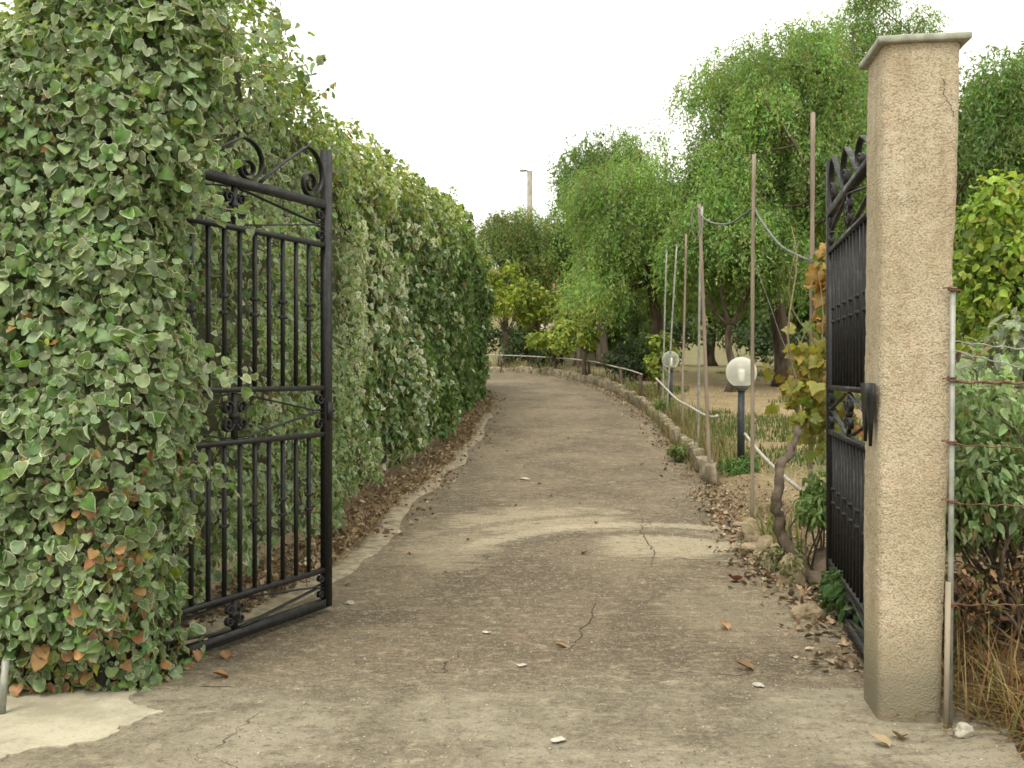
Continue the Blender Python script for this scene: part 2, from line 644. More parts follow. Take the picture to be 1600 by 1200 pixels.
RHOMB_V = np.array([[0, 0, 0], [.5, .45, .06], [0, 1, 0], [-.5, .45, .06]], float)


def frames(nrm, tip, roll=None):
    n = unit(nrm)
    t = unit(tip - n * np.sum(tip * n, -1, keepdims=True))
    b = np.cross(t, n)
    return np.stack([b, t, n], -1)


def leaf_arrays(tpl, pos, R, scale, cin, crim):
    TV, TF, rim = tpl
    N = len(pos)
    W = np.repeat(TV[None], N, 0)
    W[..., 2] += .05 * RNG.standard_normal((N, len(TV)))
    W[..., 0] *= RNG.uniform(.8, 1.12, (N, 1))
    V = np.einsum('nij,nvj->nvi', R, W) * np.asarray(scale)[:, None, None] + pos[:, None, :]
    C = cin[:, None, :] * (1 - rim)[None, :, None] + crim[:, None, :] * rim[None, :, None]
    C = np.clip(C * (1 + .17 * RNG.standard_normal((N, len(TV), 1))), .003, .95)
    off = (np.arange(N) * len(TV))[:, None, None]
    Fs = [(f[None] + off).reshape(-1, f.shape[1]) for f in TF]
    return V.reshape(-1, 3), Fs, C.reshape(-1, 3)


def leaves_object(thing, tpl, pos, R, scale, cin, crim, mat, part_mask=None, part_name="leaf", stuff_name="foliage", nvar=20, lo_mask=None):
    """leaves picked out one by one become parts; the remaining ones one part of kind stuff"""
    N = len(pos)
    tpls = tpl if isinstance(tpl, list) else [tpl]
    which = RNG.integers(0, len(tpls), N)
    if part_mask is None:
        part_mask = np.zeros(N, bool)
    rest = ~part_mask
    if rest.any():
        mb = MB()
        if lo_mask is not None:
            which = np.where(lo_mask & rest, len(tpls), which)
            tpls = tpls + [HEART_LO]
        for q, tp in enumerate(tpls):
            m = rest & (which == q)
            if not m.any():
                continue
            V, Fs, C = leaf_arrays(tp, pos[m], R[m], scale[m], cin[m], crim[m])
            mb.add(V, Fs, C)
        o = mb.build(stuff_name, mat, thing, True)
        tag(o, kind='stuff')
    ids = np.where(part_mask)[0]
    if len(ids):
        pick = ids[RNG.permutation(len(ids))[:nvar]]
        mes = []
        for i in pick:
            V, Fs, C = leaf_arrays(tpls[which[i]], np.zeros((1, 3)), np.eye(3)[None], np.ones(1), cin[i:i + 1], crim[i:i + 1])
            mes.append(mesh_np(part_name, V, Fs, C, mat, True))
        base = np.array(wloc(thing))
        pc = cin[pick]
        for i in ids:
            k = int(np.argmin(np.sum((pc - cin[i]) ** 2, 1) + 1e-5 * RNG.random(len(pick))))
            o = bpy.data.objects.new(part_name, mes[k])
            COL.objects.link(o)
            o.parent = thing
            m = np.eye(4)
            m[:3, :3] = R[i] * scale[i]
            m[:3, 3] = pos[i] - base
            o.matrix_local = Matrix(m.tolist())


def in_view(P, margin=0.0):
    u = P[:, 0] / P[:, 1]
    v = (P[:, 2] - 1.5) / P[:, 1]
    return (P[:, 1] > 1) & (np.abs(u) < .5145 - margin) & (v < .376 - margin) & (v > -.395 + margin)


def pick_parts(P, N, scale, front, k):
    """the k leaves that show largest: in view, facing out, outermost"""
    d = np.linalg.norm(P - np.array([0, 0, 1.5]), axis=1)
    s = scale / d * (.75 + .5 * RNG.random(len(P)))
    face = np.sum(unit(np.array([0, 0, 1.5]) - P) * unit(N), 1)
    s = np.where(in_view(P) & front & (face > .25), s, 0)
    ids = np.argsort(-s)[:k]
    m = np.zeros(len(P), bool)
    m[ids[s[ids] > 0]] = True
    return m


def jcol(base, n, j=.25, hue=.12):
    base = np.array(base)
    k = 1 + j * (RNG.random((n, 1)) * 2 - 1)
    h = 1 + hue * (RNG.random((n, 3)) * 2 - 1)
    return np.clip(base * k * h, .003, .95)


# ------------------------------------------------------------------ terrain
_gy = np.array([-1000, 8, 10, 12, 14, 16, 18, 22, 28, 34, 37, 40, 60, 80, 140, 1000.])
_gz = np.array([0, 0, .015, .06, .13, .23, .36, .64, 1.06, 1.48, 1.62, 1.70, 1.95, 4.2, 13.0, 30.0])
_gd = np.linspace(-20, 120, 1401)
_gs = np.interp(_gd, _gy, _gz)
_gs = np.convolve(np.pad(_gs, 15, mode='edge'), np.ones(31) / 31, 'valid')


def g(y):
    y = np.asarray(y, float)
    return np.where(y < 120, np.interp(y, _gd, _gs), np.interp(y, _gy, _gz))


def dense(pts, step):
    P = np.array(pts, float)
    d = np.concatenate([[0], np.cumsum(np.linalg.norm(np.diff(P, axis=0), axis=1))])
    n = max(2, int(d[-1] / step))
    s = np.linspace(0, d[-1], n * 4)
    Q = np.stack([np.interp(s, d, P[:, k]) for k in range(P.shape[1])], 1)
    w = 9
    ker = np.hanning(w + 2)[1:-1]
    ker /= ker.sum()
    Qp = np.concatenate([np.repeat(Q[:1], w // 2, 0), Q, np.repeat(Q[-1:], w // 2, 0)])
    Q = np.stack([np.convolve(Qp[:, k], ker, 'valid') for k in range(P.shape[1])], 1)
    return Q[np.linspace(0, len(Q) - 1, n).astype(int)]


ROAD_L = np.array([(-2.3, 4.76), (-1.82, 5.6), (-1.36, 7.3), (-1.22, 10.8), (-.95, 14), (-.67, 17.3), (-.5, 22), (-.5, 26), (-.9, 29), (-2, 31.2), (-4, 32.5), (-8, 33.5), (-16, 34)])
ROAD_R = np.array([(1.95, 4.76), (2.0, 5.6), (2.08, 7.3), (2.3, 10.8), (2.5, 13.5), (2.72, 17.3), (2.9, 22), (2.65, 27.5), (2.2, 31), (1.2, 34), (-.8, 35.9), (-5, 37.2), (-16, 38)])


def resample(P, n):
    k = np.linspace(0, len(P) - 1, n)
    x = np.arange(len(P))
    # catmull-rom
    i = np.clip(np.floor(k).astype(int), 0, len(P) - 2)
    t = (k - i)[:, None]
    p0, p1, p2, p3 = P[np.maximum(i - 1, 0)], P[i], P[i + 1], P[np.minimum(i + 2, len(P) - 1)]
    return .5 * ((2 * p1) + (-p0 + p2) * t + (2 * p0 - 5 * p1 + 4 * p2 - p3) * t ** 2 + (-p0 + 3 * p1 - 3 * p2 + p3) * t ** 3)


NR = 300
RL, RR = resample(ROAD_L, NR), resample(ROAD_R, NR)
POLY = np.concatenate([RL, RR[::-1]])


def inside(x, y, poly):
    r = np.zeros(x.shape, bool)
    n = len(poly)
    j = n - 1
    for i in range(n):
        xi, yi = poly[i]
        xj, yj = poly[j]
        if abs(yj - yi) > 1e-9:
            c = ((yi > y) != (yj > y)) & (x < (xj - xi) * (y - yi) / (yj - yi) + xi)
            r ^= c
        j = i
    return r


def right_edge(y):
    return np.interp(y, RR[:230, 1], RR[:230, 0])


def garden_rise(x, y):
    d = x - np.interp(y, [-50, 4.7, 5.2, 7, 13, 22, 27, 31, 34, 36, 60], [2.15, 2.15, 2.15, 2.15, 2.62, 3.02, 2.8, 2.35, 1.35, -.6, -30])
    k = np.clip((d - .02) / .35, 0, 1)
    return k * k * (3 - 2 * k) * .11


def ground_z(x, y):
    x = np.asarray(x, float)
    y = np.asarray(y, float)
    P = np.stack([x, y, 0 * x], -1)
    return g(y) + garden_rise(x, y) + .05 * fbm(P, .8, 3) * np.clip((np.abs(x) + 1) / 3, .4, 1)


def build_ground():
    xs = np.concatenate([-np.geomspace(300, 6, 24), np.arange(-5.6, 9, .2), np.geomspace(9.2, 300, 28)])
    ys = np.concatenate([[-60, -30, -15, -8, -4, -1, 1, 2.4], np.arange(3.2, 16, .2), np.arange(16, 44, .4), np.geomspace(44.5, 900, 30)])
    X, Y = np.meshgrid(xs, ys)
    Z = ground_z(X, Y)
    inn = inside(X, Y, POLY)
    low = inn | ((Y < 4.9) & (X < 2.12) & (X > -9))
    Z = np.where(low, g(Y) - .07, Z)
    ny, nx = X.shape
    idx = np.arange(nx * ny).reshape(ny, nx)
    F = np.stack([idx[:-1, :-1], idx[:-1, 1:], idx[1:, 1:], idx[1:, :-1]], -1).reshape(-1, 4)
    P = np.stack([X, Y, Z], -1).reshape(-1, 3)
    c = np.tile(np.array([[.19, .14, .085]]), (len(P), 1))
    straw = np.clip((P[:, 0] - 2.6) / .6, 0, 1) * np.clip((P[:, 1] - 8) / 3, 0, 1) * .8
    c = c * (1 - straw[:, None]) + np.array([.36, .285, .165]) * straw[:, None]
    far = np.clip((P[:, 1] - 28) / 10, 0, 1)[:, None]
    c = c * (1 - far) + np.array([.115, .12, .05]) * far
    gr = np.clip(fbm(P * np.array([1, 1, 0]), .35, 2) * 3 + .15, 0, 1) * straw * .9
    c = c * (1 - gr[:, None]) + np.array([.10, .115, .04]) * gr[:, None]
    o = link("ground", mesh_np("ground", P, F, c, 'ground', True))
    tag(o, "dry soil with straw and sparse grass around the driveway", kind='structure')


build_ground()


def strip_mesh(A, B, ncol, zf, rough=.006):
    u = np.linspace(0, 1, ncol)
    P2 = A[:, None, :] * (1 - u)[None, :, None] + B[:, None, :] * u[None, :, None]
    # ragged lips
    for c, s in ((0, -1), (-1, 1)):
        P2[:, c, 0] += s * .10 * fbm(np.column_stack([P2[:, c], np.full(len(A), s * 5.)]), 1.3, 3)
    Z = zf(P2[..., 0], P2[..., 1])
    P = np.concatenate([P2, Z[..., None]], -1)
    P[..., 2] += rough * 2 * fbm(P * np.array([1, 1, 0]), 1.7, 3) * np.clip((P[..., 1] - 4.9) / 1.2, 0, 1)
    n, k = P.shape[:2]
    idx = np.arange(n * k).reshape(n, k)
    F = np.stack([idx[:-1, :-1], idx[:-1, 1:], idx[1:, 1:], idx[1:, :-1]], -1).reshape(-1, 4)
    return P.reshape(-1, 3), F


def build_drive():
    P, F = strip_mesh(RL, RR, 60, lambda x, y: g(y) + .004, .004)
    P[:60, 1] += .16 * fbm(P[:60] * np.array([1, 0, 0]), 2.2, 4) - .05
    P[:60, 2] = -.004
    drive = link("driveway", mesh_np("driveway", P, F, None, 'drive', True))
    tag(drive, "worn brownish concrete driveway curving away between hedge and garden", kind='structure')
    # apron outside the gate, ending in a straight joint
    ys = np.linspace(-8, 4.742, 60)
    ys = np.linspace(-8, 4.84, 60)
    A = np.column_stack([np.full(60, -9.0), ys])
    B = np.column_stack([2.04 + .08 * np.sin(ys * 3.1), ys])
    P, F = strip_mesh(A, B, 60, lambda x, y: 0 * x, .0)
    ap = link("pavement", mesh_np("pavement", P, F, None, 'apron', True))
    tag(ap, "lighter concrete apron in front of the gate", kind='structure')
    # pale screed patch at the foot of the ivy, a real 2.5 cm skin with a broken edge
    edge = [(-6, 4.95), (-3.2, 4.98), (-2.2, 4.9), (-1.95, 4.80), (-1.80, 4.62), (-1.66, 4.50), (-1.55, 4.38), (-1.62, 4.22), (-1.66, 4.12), (-1.78, 4.02), (-1.92, 3.97), (-1.98, 3.86), (-2.2, 3.80), (-2.45, 3.7), (-3, 3.55), (-6, 3.5)]
    E = dense(edge + [edge[0]], .02)
    E = E + .22 * np.stack([fbm(np.column_stack([E, np.zeros(len(E))]), 4.5, 4), fbm(np.column_stack([E, np.ones(len(E)) * 9]), 4.5, 4)], 1) + .05 * np.stack([fbm(np.column_stack([E, np.ones(len(E))]), 17, 3), fbm(np.column_stack([E, np.ones(len(E)) * 5]), 17, 3)], 1)
    n = len(E)
    c = np.array([-2.9, 4.35])
    rings = [(1.0, -.01), (1.0, .007), (.992, .010), (.9, .012), (.6, .014), (.3, .015)]
    V = np.concatenate([np.column_stack([c + (E - c) * k, np.full(n, z)]) for k, z in rings] + [[[c[0], c[1], .015]]])
    m = len(rings)
    F4 = np.array([[i * n + j, i * n + (j + 1) % n, (i + 1) * n + (j + 1) % n, (i + 1) * n + j] for i in range(m - 1) for j in range(n)])
    F3 = np.array([[(m - 1) * n + j, (m - 1) * n + (j + 1) % n, m * n] for j in range(n)])
    o = link("pavement", mesh_np("screed_patch", V, [F4, F3], None, 'patch', True))
    o.data.polygons.foreach_set('use_smooth', np.zeros(len(o.data.polygons), bool))
    tag(o, "pale cream concrete patch with broken edge below the ivy", kind='structure')


build_drive()


def build_cracks(drive):
    paths = [[(1.43, 10.85), (1.22, 9.5), (1.157, 8.2), (1.02, 7.4)], [(.56, 6.7), (.53, 6.45), (.505, 6.14), (.426, 5.76), (.30, 5.4)],
             [(-.95, 12.9), (-.49, 12.6), (-.075, 11.7), (.3, 11.5)], [(1.157, 8.2), (1.5, 8.0), (1.75, 7.5)],
             [(-.2, 17.0), (.6, 16.6), (1.5, 16.9), (2.3, 16.6)]]
    for path in paths:
        Q = dense(path, .03)
        n = len(Q)
        Q = Q + .07 * np.stack([fbm(np.column_stack([Q, np.zeros(n)]), 5, 4), fbm(np.column_stack([Q, np.ones(n) * 4]), 5, 4)], 1)
        T = unit(np.gradient(Q, axis=0))
        Nn = np.column_stack([T[:, 1], -T[:, 0]])
        w = (.0038 * np.sin(np.linspace(.05, 3.1, n)) * (.5 + 1.2 * RNG.random(n)) + .001)[:, None]
        P3 = lambda q: np.column_stack([q, g(q[:, 1]) + .008 * fbm(np.column_stack([q, 0 * q[:, 0]]), 1.7, 3) * np.clip((q[:, 1] - 4.9) / 1.2, 0, 1) + .0065])
        V = np.concatenate([P3(Q - Nn * w), P3(Q + Nn * w)])
        F = np.array([[i, i + 1, n + i + 1, n + i] for i in range(n - 1)])
        link("crack", mesh_np("crack", V, F[:, ::-1], None, 'crack'), drive)


build_cracks(bpy.data.objects["driveway"])


def build_lip():
    A = RL[:150]
    A = A[(A[:, 1] > 5.5) & (A[:, 1] < 26)]
    T = unit(np.gradient(A, axis=0))
    Nn = np.column_stack([T[:, 1], -T[:, 0]])
    wv = .22 * fbm(np.column_stack([A, 0 * A[:, 0]]), .8, 3)[:, None]
    cols = [(-.16, -.03), (-.15, .016), (-.07, .020), (.03, .017), (.08, .009), (.10, -.012)]
    V = np.concatenate([np.column_stack([A + Nn * (o + wv), g(A[:, 1]) + z + .012 * fbm(np.column_stack([A * 2, 0 * A[:, 0] + o]), 1.5, 2)]) for o, z in cols])
    n = len(A)
    F = np.array([[i * n + j, i * n + j + 1, (i + 1) * n + j + 1, (i + 1) * n + j] for i in range(len(cols) - 1) for j in range(n - 1)])
    o = link("kerb", mesh_np("kerb_lip", V, F[:, ::-1], None, 'lip', True))
    tag(o, "thin pale sandy concrete lip along the hedge side of the driveway", kind='structure')


build_lip()

# ------------------------------------------------------------------ kerb
def build_kerb():
    k = link("kerb", mesh_np("kerb_bed", *(lambda: (np.array([[2.7, 13.6, .05], [2.75, 13.6, .05], [2.75, 13.7, .05]]), np.array([[0, 1, 2]])))(), None, 'kerb'))
    bpy.data.objects.remove(k)
    root = empty("kerb", (2.7, 13.3, float(g(13.3))))
    tag(root, "low kerb of rough pale stones along the garden edge", kind='structure')
    pts = [(2.52, 12.7), (2.66, 13.6), (2.86, 17.3), (3.03, 22), (2.80, 27.5), (2.34, 31), (1.32, 34.1), (-.75, 36.05), (-5, 37.4), (-12, 38.1)]
    D = resample(np.array(pts), 600)
    d = np.concatenate([[0], np.cumsum(np.linalg.norm(np.diff(D, axis=0), axis=1))])
    base = np.array(wloc(root))
    meshes = []
    rng = np.random.default_rng(5)
    for v in range(7):
        # a rough rounded block 1 x 1 x 1
        n = 4
        a = np.linspace(-.5, .5, n)
        G = []
        mb = MB()
        for ax in range(3):
            for sg in (-1, 1):
                U, W = np.meshgrid(a, a)
                P = np.zeros((n, n, 3))
                P[..., ax] = sg * .5
                P[..., (ax + 1) % 3] = U
                P[..., (ax + 2) % 3] = W * sg
                idx = np.arange(n * n).reshape(n, n)
                F = np.stack([idx[:-1, :-1], idx[:-1, 1:], idx[1:, 1:], idx[1:, :-1]], -1).reshape(-1, 4)
                Q = P.reshape(-1, 3)
                r = np.linalg.norm(Q / .5, ord=6, axis=1)[:, None]
                Q = Q / r * 1.0
                Q = Q * (1 + .38 * fbm(Q + 11 * v, 2.2, 3)[:, None])
                mb.add(Q, F)
        meshes.append(mb.mesh("stone", 'kerb', False))
    s = 0.0
    while s < d[-1] - .3:
        L = rng.uniform(.28, .62)
        m = s + L / 2
        x, y = np.interp(m, d, D[:, 0]), np.interp(m, d, D[:, 1])
        x2, y2 = np.interp(m + .1, d, D[:, 0]), np.interp(m + .1, d, D[:, 1])
        ang = math.atan2(y2 - y, x2 - x)
        o = bpy.data.objects.new("stone", meshes[rng.integers(7)])
        COL.objects.link(o)
        o.parent = root
        h = rng.uniform(.25, .37)
        o.location = (x - base[0] + rng.normal(0, .012), y - base[1], float(g(y)) + h * .28 - base[2] + rng.normal(0, .012))
        o.rotation_euler = (rng.normal(0, .05), rng.normal(0, .04), ang + rng.normal(0, .06))
        o.scale = (L * .97, rng.uniform(.15, .2), h)
        s += L


build_kerb()

# ------------------------------------------------------------------ gate pillar
PC, PROT = (1.765, 4.455), math.radians(-8)


def prot(x, y):
    c, q = math.cos(PROT), math.sin(PROT)
    return PC[0] + c * x - q * y, PC[1] + q * x + c * y


def build_pillar():
    root = empty("gate_pillar", (PC[0], PC[1], 0))
    tag(root, "tall cream roughcast gate pillar with thin grey stone cap", 'pillar')
    nper, nz = 140, 300
    a = np.linspace(0, 4, nper, endpoint=False)
    z = np.linspace(-.05, 2.925, nz)
    side, f = np.floor(a).astype(int), (a % 1) * 2 - 1
    dirs = np.array([[1, 0], [0, 1], [-1, 0], [0, -1]], float)
    tang = np.array([[0, 1], [-1, 0], [0, -1], [1, 0]], float)
    P2 = dirs[side] + tang[side] * f[:, None]
    r = np.linalg.norm(P2, ord=9, axis=1)[:, None]
    P2 = P2 / r
    Z, _ = np.meshgrid(z, a, indexing='ij')
    k = (z / 2.925)[:, None]
    hx = .133 + .031 * k
    hy = .17 + .006 * k
    X, Y = prot(P2[None, :, 0] * hx - .026 + .052 * k, P2[None, :, 1] * hy)
    P = np.stack([X, Y, Z], -1)
    n0, n1 = prot(unit(P2)[:, 0], unit(P2)[:, 1])
    N = np.stack([np.broadcast_to(n0[None] - PC[0], X.shape), np.broadcast_to(n1[None] - PC[1], X.shape), 0 * X], -1)
    amp = .0045 * fbm(P, 42, 2) + .006 * fbm(P, 6, 2) + .010 * fbm(P, 2, 2)
    damp = .45 + .55 * np.clip((Z - .15) / .5, 0, 1)
    P = P + N * (amp * damp)[..., None]
    # chipped arris low on the right corner
    idx = np.arange(nz * nper).reshape(nz, nper)
    j2 = np.roll(idx, -1, axis=1)
    F = np.stack([idx[:-1], j2[:-1], j2[1:], idx[1:]], -1).reshape(-1, 4)
    link("shaft", mesh_np("shaft", P.reshape(-1, 3), F, None, 'pillar', True), root)
    # crack near the upper right edge: a dark sunken groove strip
    path = [(1.855, 2.77), (1.862, 2.74), (1.858, 2.70), (1.872, 2.675), (1.893, 2.64), (1.90, 2.60)]
    Q = dense([(x, zz) for x, zz in path], .01)
    mb = MB()
    pts = np.column_stack([Q[:, 0] + .003 * np.sin(Q[:, 1] * 190), np.full(len(Q), 4.306), Q[:, 1]])
    for side in (-1, 1):
        pass
    wv = .0013 + .0008 * np.sin(np.arange(len(pts)) * 1.3)
    k = len(pts)
    V = np.concatenate([pts + np.column_stack([-wv, 0 * wv, 0 * wv]), pts + np.column_stack([wv, 0 * wv, 0 * wv])])
    V[:, 0], V[:, 1] = prot(V[:, 0] - 1.775 + .025, -(.17 + .006 * V[:, 2] / 2.925) - .0055)
    F = np.array([[i, i + 1, k + i + 1, k + i] for i in range(k - 1)])
    link("crack", mesh_np("crack", V, F, None, 'crack'), root)
    # cap with bevel, slightly rough
    cb = MB()
    n = 14
    prof = [(-.01, -.0), (.022, .001), (.026, .005), (.027, .026), (.022, .031), (-.02, .033)]
    ring = []
    u = np.linspace(-1, 1, n, endpoint=False)
    sq = np.concatenate([np.column_stack([u, -np.ones(n)]), np.column_stack([np.ones(n), u]), np.column_stack([-u, np.ones(n)]), np.column_stack([-np.ones(n), -u])])
    V = []
    for off, dz in prof:
        q = np.column_stack([*prot(sq[:, 0] * (.165 + off) + .026, sq[:, 1] * (.176 + off)), np.full(4 * n, 2.926 + dz)])
        q[:, :2] += (.006 * fbm(q, 14, 2))[:, None]
        q[:, 2] += .004 * fbm(q, 8, 2)
        V.append(q)
    V.append([[PC[0] + .02, PC[1], 2.960]])
    k = 4 * n
    F4 = np.array([[i * k + j, i * k + (j + 1) % k, (i + 1) * k + (j + 1) % k, (i + 1) * k + j] for i in range(len(prof) - 1) for j in range(k)])
    F3 = np.array([[(len(prof) - 1) * k + j, (len(prof) - 1) * k + (j + 1) % k, len(prof) * k] for j in range(k)])
    link("cap", mesh_np("cap", np.concatenate(V), [F4, F3], None, 'cap', False), root)
    return root


build_pillar()

# ------------------------------------------------------------------ gates
GL = 1.82


def spiral(cx, cz, r0, r1, a0, a1, n=22):
    t = np.linspace(0, 1, n)
    r = r0 + (r1 - r0) * t
    a = a0 + (a1 - a0) * t
    return np.column_stack([cx + r * np.cos(a), cz + r * np.sin(a)])


def build_gate():
    root = empty("iron_gate", (0, 0, 0))

    def bar(name, c, size):
        mb = MB()
        mb.box(c, size)
        return mb.build(name, 'iron', root, local=True)
    # stiles
    bar("post", (GL - .033, 0, 1.475), (.062, .045, 2.87))
    bar("post", (.025, 0, 1.32), (.05, .05, 2.56))
    for z, h, d in ((.065, .055, .045), (.275, .03, .034), (1.125, .03, .034), (1.415, .03, .034), (2.31, .03, .034), (2.565, .05, .042)):
        bar("rail", ((GL - .02) / 2 + .005, 0, z), (GL - .125, d, h))
    xs = [GL - .07 - .145 - .126 * k for k in range(13)]
    for z0, z1 in ((.291, 1.109), (1.431, 2.294)):
        me = None
        for i, x in enumerate(xs):
            if me is None:
                mb = MB()
                mb.box((0, 0, 0), (.019, .019, z1 - z0))
                me = mb.mesh("baluster", 'iron')
            o = bpy.data.objects.new("baluster", me)
            COL.objects.link(o)
            o.parent = root
            o.location = (x, 0, (z0 + z1) / 2)
            if i % 2 == 0:
                zm = (z1 - z0) * .02
                for dz in (-.045, .045):
                    kb = MB()
                    for sx in (-1, 1):
                        kb.ribbon_xz(spiral(sx * .021, zm + dz, .011, .004, 0, 2 * math.pi, 10), .02, .006)
                    kb.box((0, 0, zm + dz), (.032, .030, .016))
                    link("collar", kb.mesh("collar", 'iron'), o, True)
    # ornaments in the three narrow bands
    for z0, z1 in ((.092, .26), (1.14, 1.40), (2.325, 2.54)):
        zc, hh = (z0 + z1) / 2, (z1 - z0) / 2
        r = hh * .30
        xc = GL / 2 + .02
        mb = MB()
        mb.box((xc, 0, zc), (.034, .022, z1 - z0 - .004))
        mb.box((xc, 0, zc), (.055, .034, .03))
        for sx in (-1, 1):
            for sz in (-1, 1):
                a0 = math.pi if sx > 0 else 0
                dirn = -1 if sx * sz > 0 else 1
                mb.ribbon_xz(spiral(xc + sx * (.017 + r * 1.05), zc + sz * r * 1.15, r * 1.05, r * .35, a0, a0 + dirn * 2.4 * math.pi, 26), .030, .009)
        mb.build("scroll_ornament", 'iron', root, local=True)
        for xe, sx in ((GL - .07, -1), (.05, 1)):
            for sz in (-1, 1):
                mb = MB()
                a0 = 0 if sx < 0 else math.pi
                dirn = 1 if sx * sz < 0 else -1
                mb.ribbon_xz(spiral(xe + sx * r * 1.0, zc + sz * hh * .62, r * .95, r * .3, a0, a0 - dirn * 2.3 * math.pi, 24), .030, .009)
                mb.build("side_scroll", 'iron', root, local=True)
            # two thin bars running from the stile's middle to the ornament
            for sz in (-1, 1):
                xa, xb = xe + sx * .006, xc - sx * .035
                t = np.linspace(0, 1, 12)
                zz = zc + sz * hh * (.93 * np.clip(t * 1.08 - .04, 0, 1))
                zz[0] += sz * .012
                mb = MB()
                mb.ribbon_xz(np.column_stack([xa + (xb - xa) * t, zz]), .026, .007, y0=sz * .0035)
                mb.build("stay_bar", 'iron', root, local=True)
    # cresting: three long flat bars that rise and curl over
    for k in range(3):
        x1 = GL - .075 - k * .575
        run = np.column_stack([np.linspace(x1 - .60, x1 - .165, 12), 2.592 + .30 * np.linspace(0, 1, 12) ** .9])
        run[0, 0] += .0
        arc = spiral(x1 - .150, 2.735, .155, .142, math.radians(97), math.radians(-80), 22)
        arc[:, 0] = x1 - .150 + (arc[:, 0] - (x1 - .150)) * .98
        cur = spiral(x1 - .128, 2.672, .078, .022, math.radians(-72), math.radians(-72 - 560), 34)
        mb = MB()
        cr = np.concatenate([run, arc, cur])
        cr[:, 1] = 2.592 + (cr[:, 1] - 2.592) * (1.0, .78, .55)[k]
        mb.ribbon_xz(cr, .034, .007)
        mb.build("crest_scroll", 'iron', root, local=True)
    # bolt stub and latch
    mb = MB()
    mb.tube([(GL, 0, 1.27), (GL + .045, 0, 1.27)], .012, 8)
    mb.box((GL - .035, -.028, 1.27), (.05, .012, .11))
    mb.build("latch", 'iron', root, local=True, smooth=False)
    for z in (.5, 2.2):
        mb = MB()
        mb.tube([(-.012, .0, z - .05), (-.012, 0, z + .05)], .017, 10)
        mb.build("hinge", 'iron', root, local=True)
    return root


gate_l = build_gate()
gate_r = copy_tree(gate_l)


def place_gate(o, hinge, direction):
    o.location = hinge
    o.rotation_euler = (0, 0, math.atan2(direction[1], direction[0]))


place_gate(gate_l, (-1.926, 4.651, .0), (.4235, .906))
place_gate(gate_r, (1.765, 4.82, .0), (.188, .982))
tag(gate_l, "black wrought iron gate leaf swung open against the ivy hedge", 'gate', 'double entrance gate')
tag(gate_r, "black wrought iron gate leaf seen edge-on beside the cream pillar", 'gate', 'double entrance gate')


def build_bracket():
    # wedge shaped latch keeper on the pillar's inner face
    V = [(-.185, 1.462), (.06, 1.462), (.055, 1.40), (.01, 1.28), (-.012, 1.20), (-.035, 1.29), (-.06, 1.335), (-.085, 1.29), (-.115, 1.185), (-.145, 1.30), (-.175, 1.40)]
    mb = MB()
    n = len(V)
    x0, x1 = -.186, -.172
    P = [(*prot(x0, y), z) for y, z in V] + [(*prot(x1, y), z) for y, z in V] + [(*prot(x0, -.06), 1.40), (*prot(x1, -.06), 1.40)]
    F4 = np.array([[j, (j + 1) % n, n + (j + 1) % n, n + j] for j in range(n)])
    F3 = np.array([[2 * n, (j + 1) % n, j] for j in range(n)] + [[2 * n + 1, n + j, n + (j + 1) % n] for j in range(n)])
    mb.add(np.array(P), [F4, F3])
    o = mb.build("gate_keeper", 'iron')
    tag(o, "black forked metal keeper fixed to the pillar's inner side", 'bracket')


build_bracket()

# ------------------------------------------------------------------ ivy and hedge
class Wall:
    """a clipped plant wall: plan polyline, height profile, rounded shoulder"""
    def __init__(s, pts, top, z0=.0, r=.45, flat=.55, lump=.22, extra=None, seed=0):
        s.P = dense(pts, .05)
        s.d = np.concatenate([[0], np.cumsum(np.linalg.norm(np.diff(s.P, axis=0), axis=1))])
        T = unit(np.gradient(s.P, axis=0))
        s.N = np.column_stack([T[:, 1], -T[:, 0]])        # outward: to the right of travel
        s.top, s.z0, s.r, s.flat, s.lump, s.extra, s.seed = top, z0, r, flat, lump, extra, seed

    def at(s, sd, v, inset):
        """sd arc length, v 0..1 up the profile -> point, normal"""
        x, y = np.interp(sd, s.d, s.P[:, 0]), np.interp(sd, s.d, s.P[:, 1])
        nx, ny = np.interp(sd, s.d, s.N[:, 0]), np.interp(sd, s.d, s.N[:, 1])
        l = np.sqrt(nx * nx + ny * ny) + 1e-6
        nx, ny = nx / l, ny / l
        zb = g(y) + s.z0
        zt = s.top(x, y)
        H = zt - zb - s.r
        L = H + s.r * np.pi / 2 + s.flat
        q = v * L
        up = q < H
        ang = np.clip((q - H) / s.r, 0, np.pi / 2)
        off = np.where(up, 0, -s.r * (1 - np.cos(ang)))
        flat = np.clip(q - H - s.r * np.pi / 2, 0, None)
        off = off - flat
        z = np.where(up, zb + q, zb + H + s.r * np.sin(ang))
        z = z + (s.top(x + nx * off, y + ny * off) - zt) * np.clip(v * 1.3, 0, 1)
        no = np.where(up, 1, np.cos(ang))
        nz = np.where(up, 0, np.sin(ang))
        p = np.stack([x + nx * off, y + ny * off, z], -1)
        n = np.stack([nx * no, ny * no, nz], -1)
        dsp = s.lump * (fbm(p + s.seed, .9, 2) * 1.3 + fbm(p + s.seed + 30, 2.6, 2) * .7)
        if s.extra is not None:
            p = p + s.extra(p, sd)
        p = p + n * (dsp - inset)[..., None]
        return p, n


def area_sample(w, n):
    sd = RNG.random(n * 2) * w.d[-1]
    xx = np.interp(sd, w.d, w.P[:, 0])
    sd = sd[(xx > -2.75) | (RNG.random(n * 2) < .22)][:n]
    v = RNG.random(len(sd))
    return sd, v


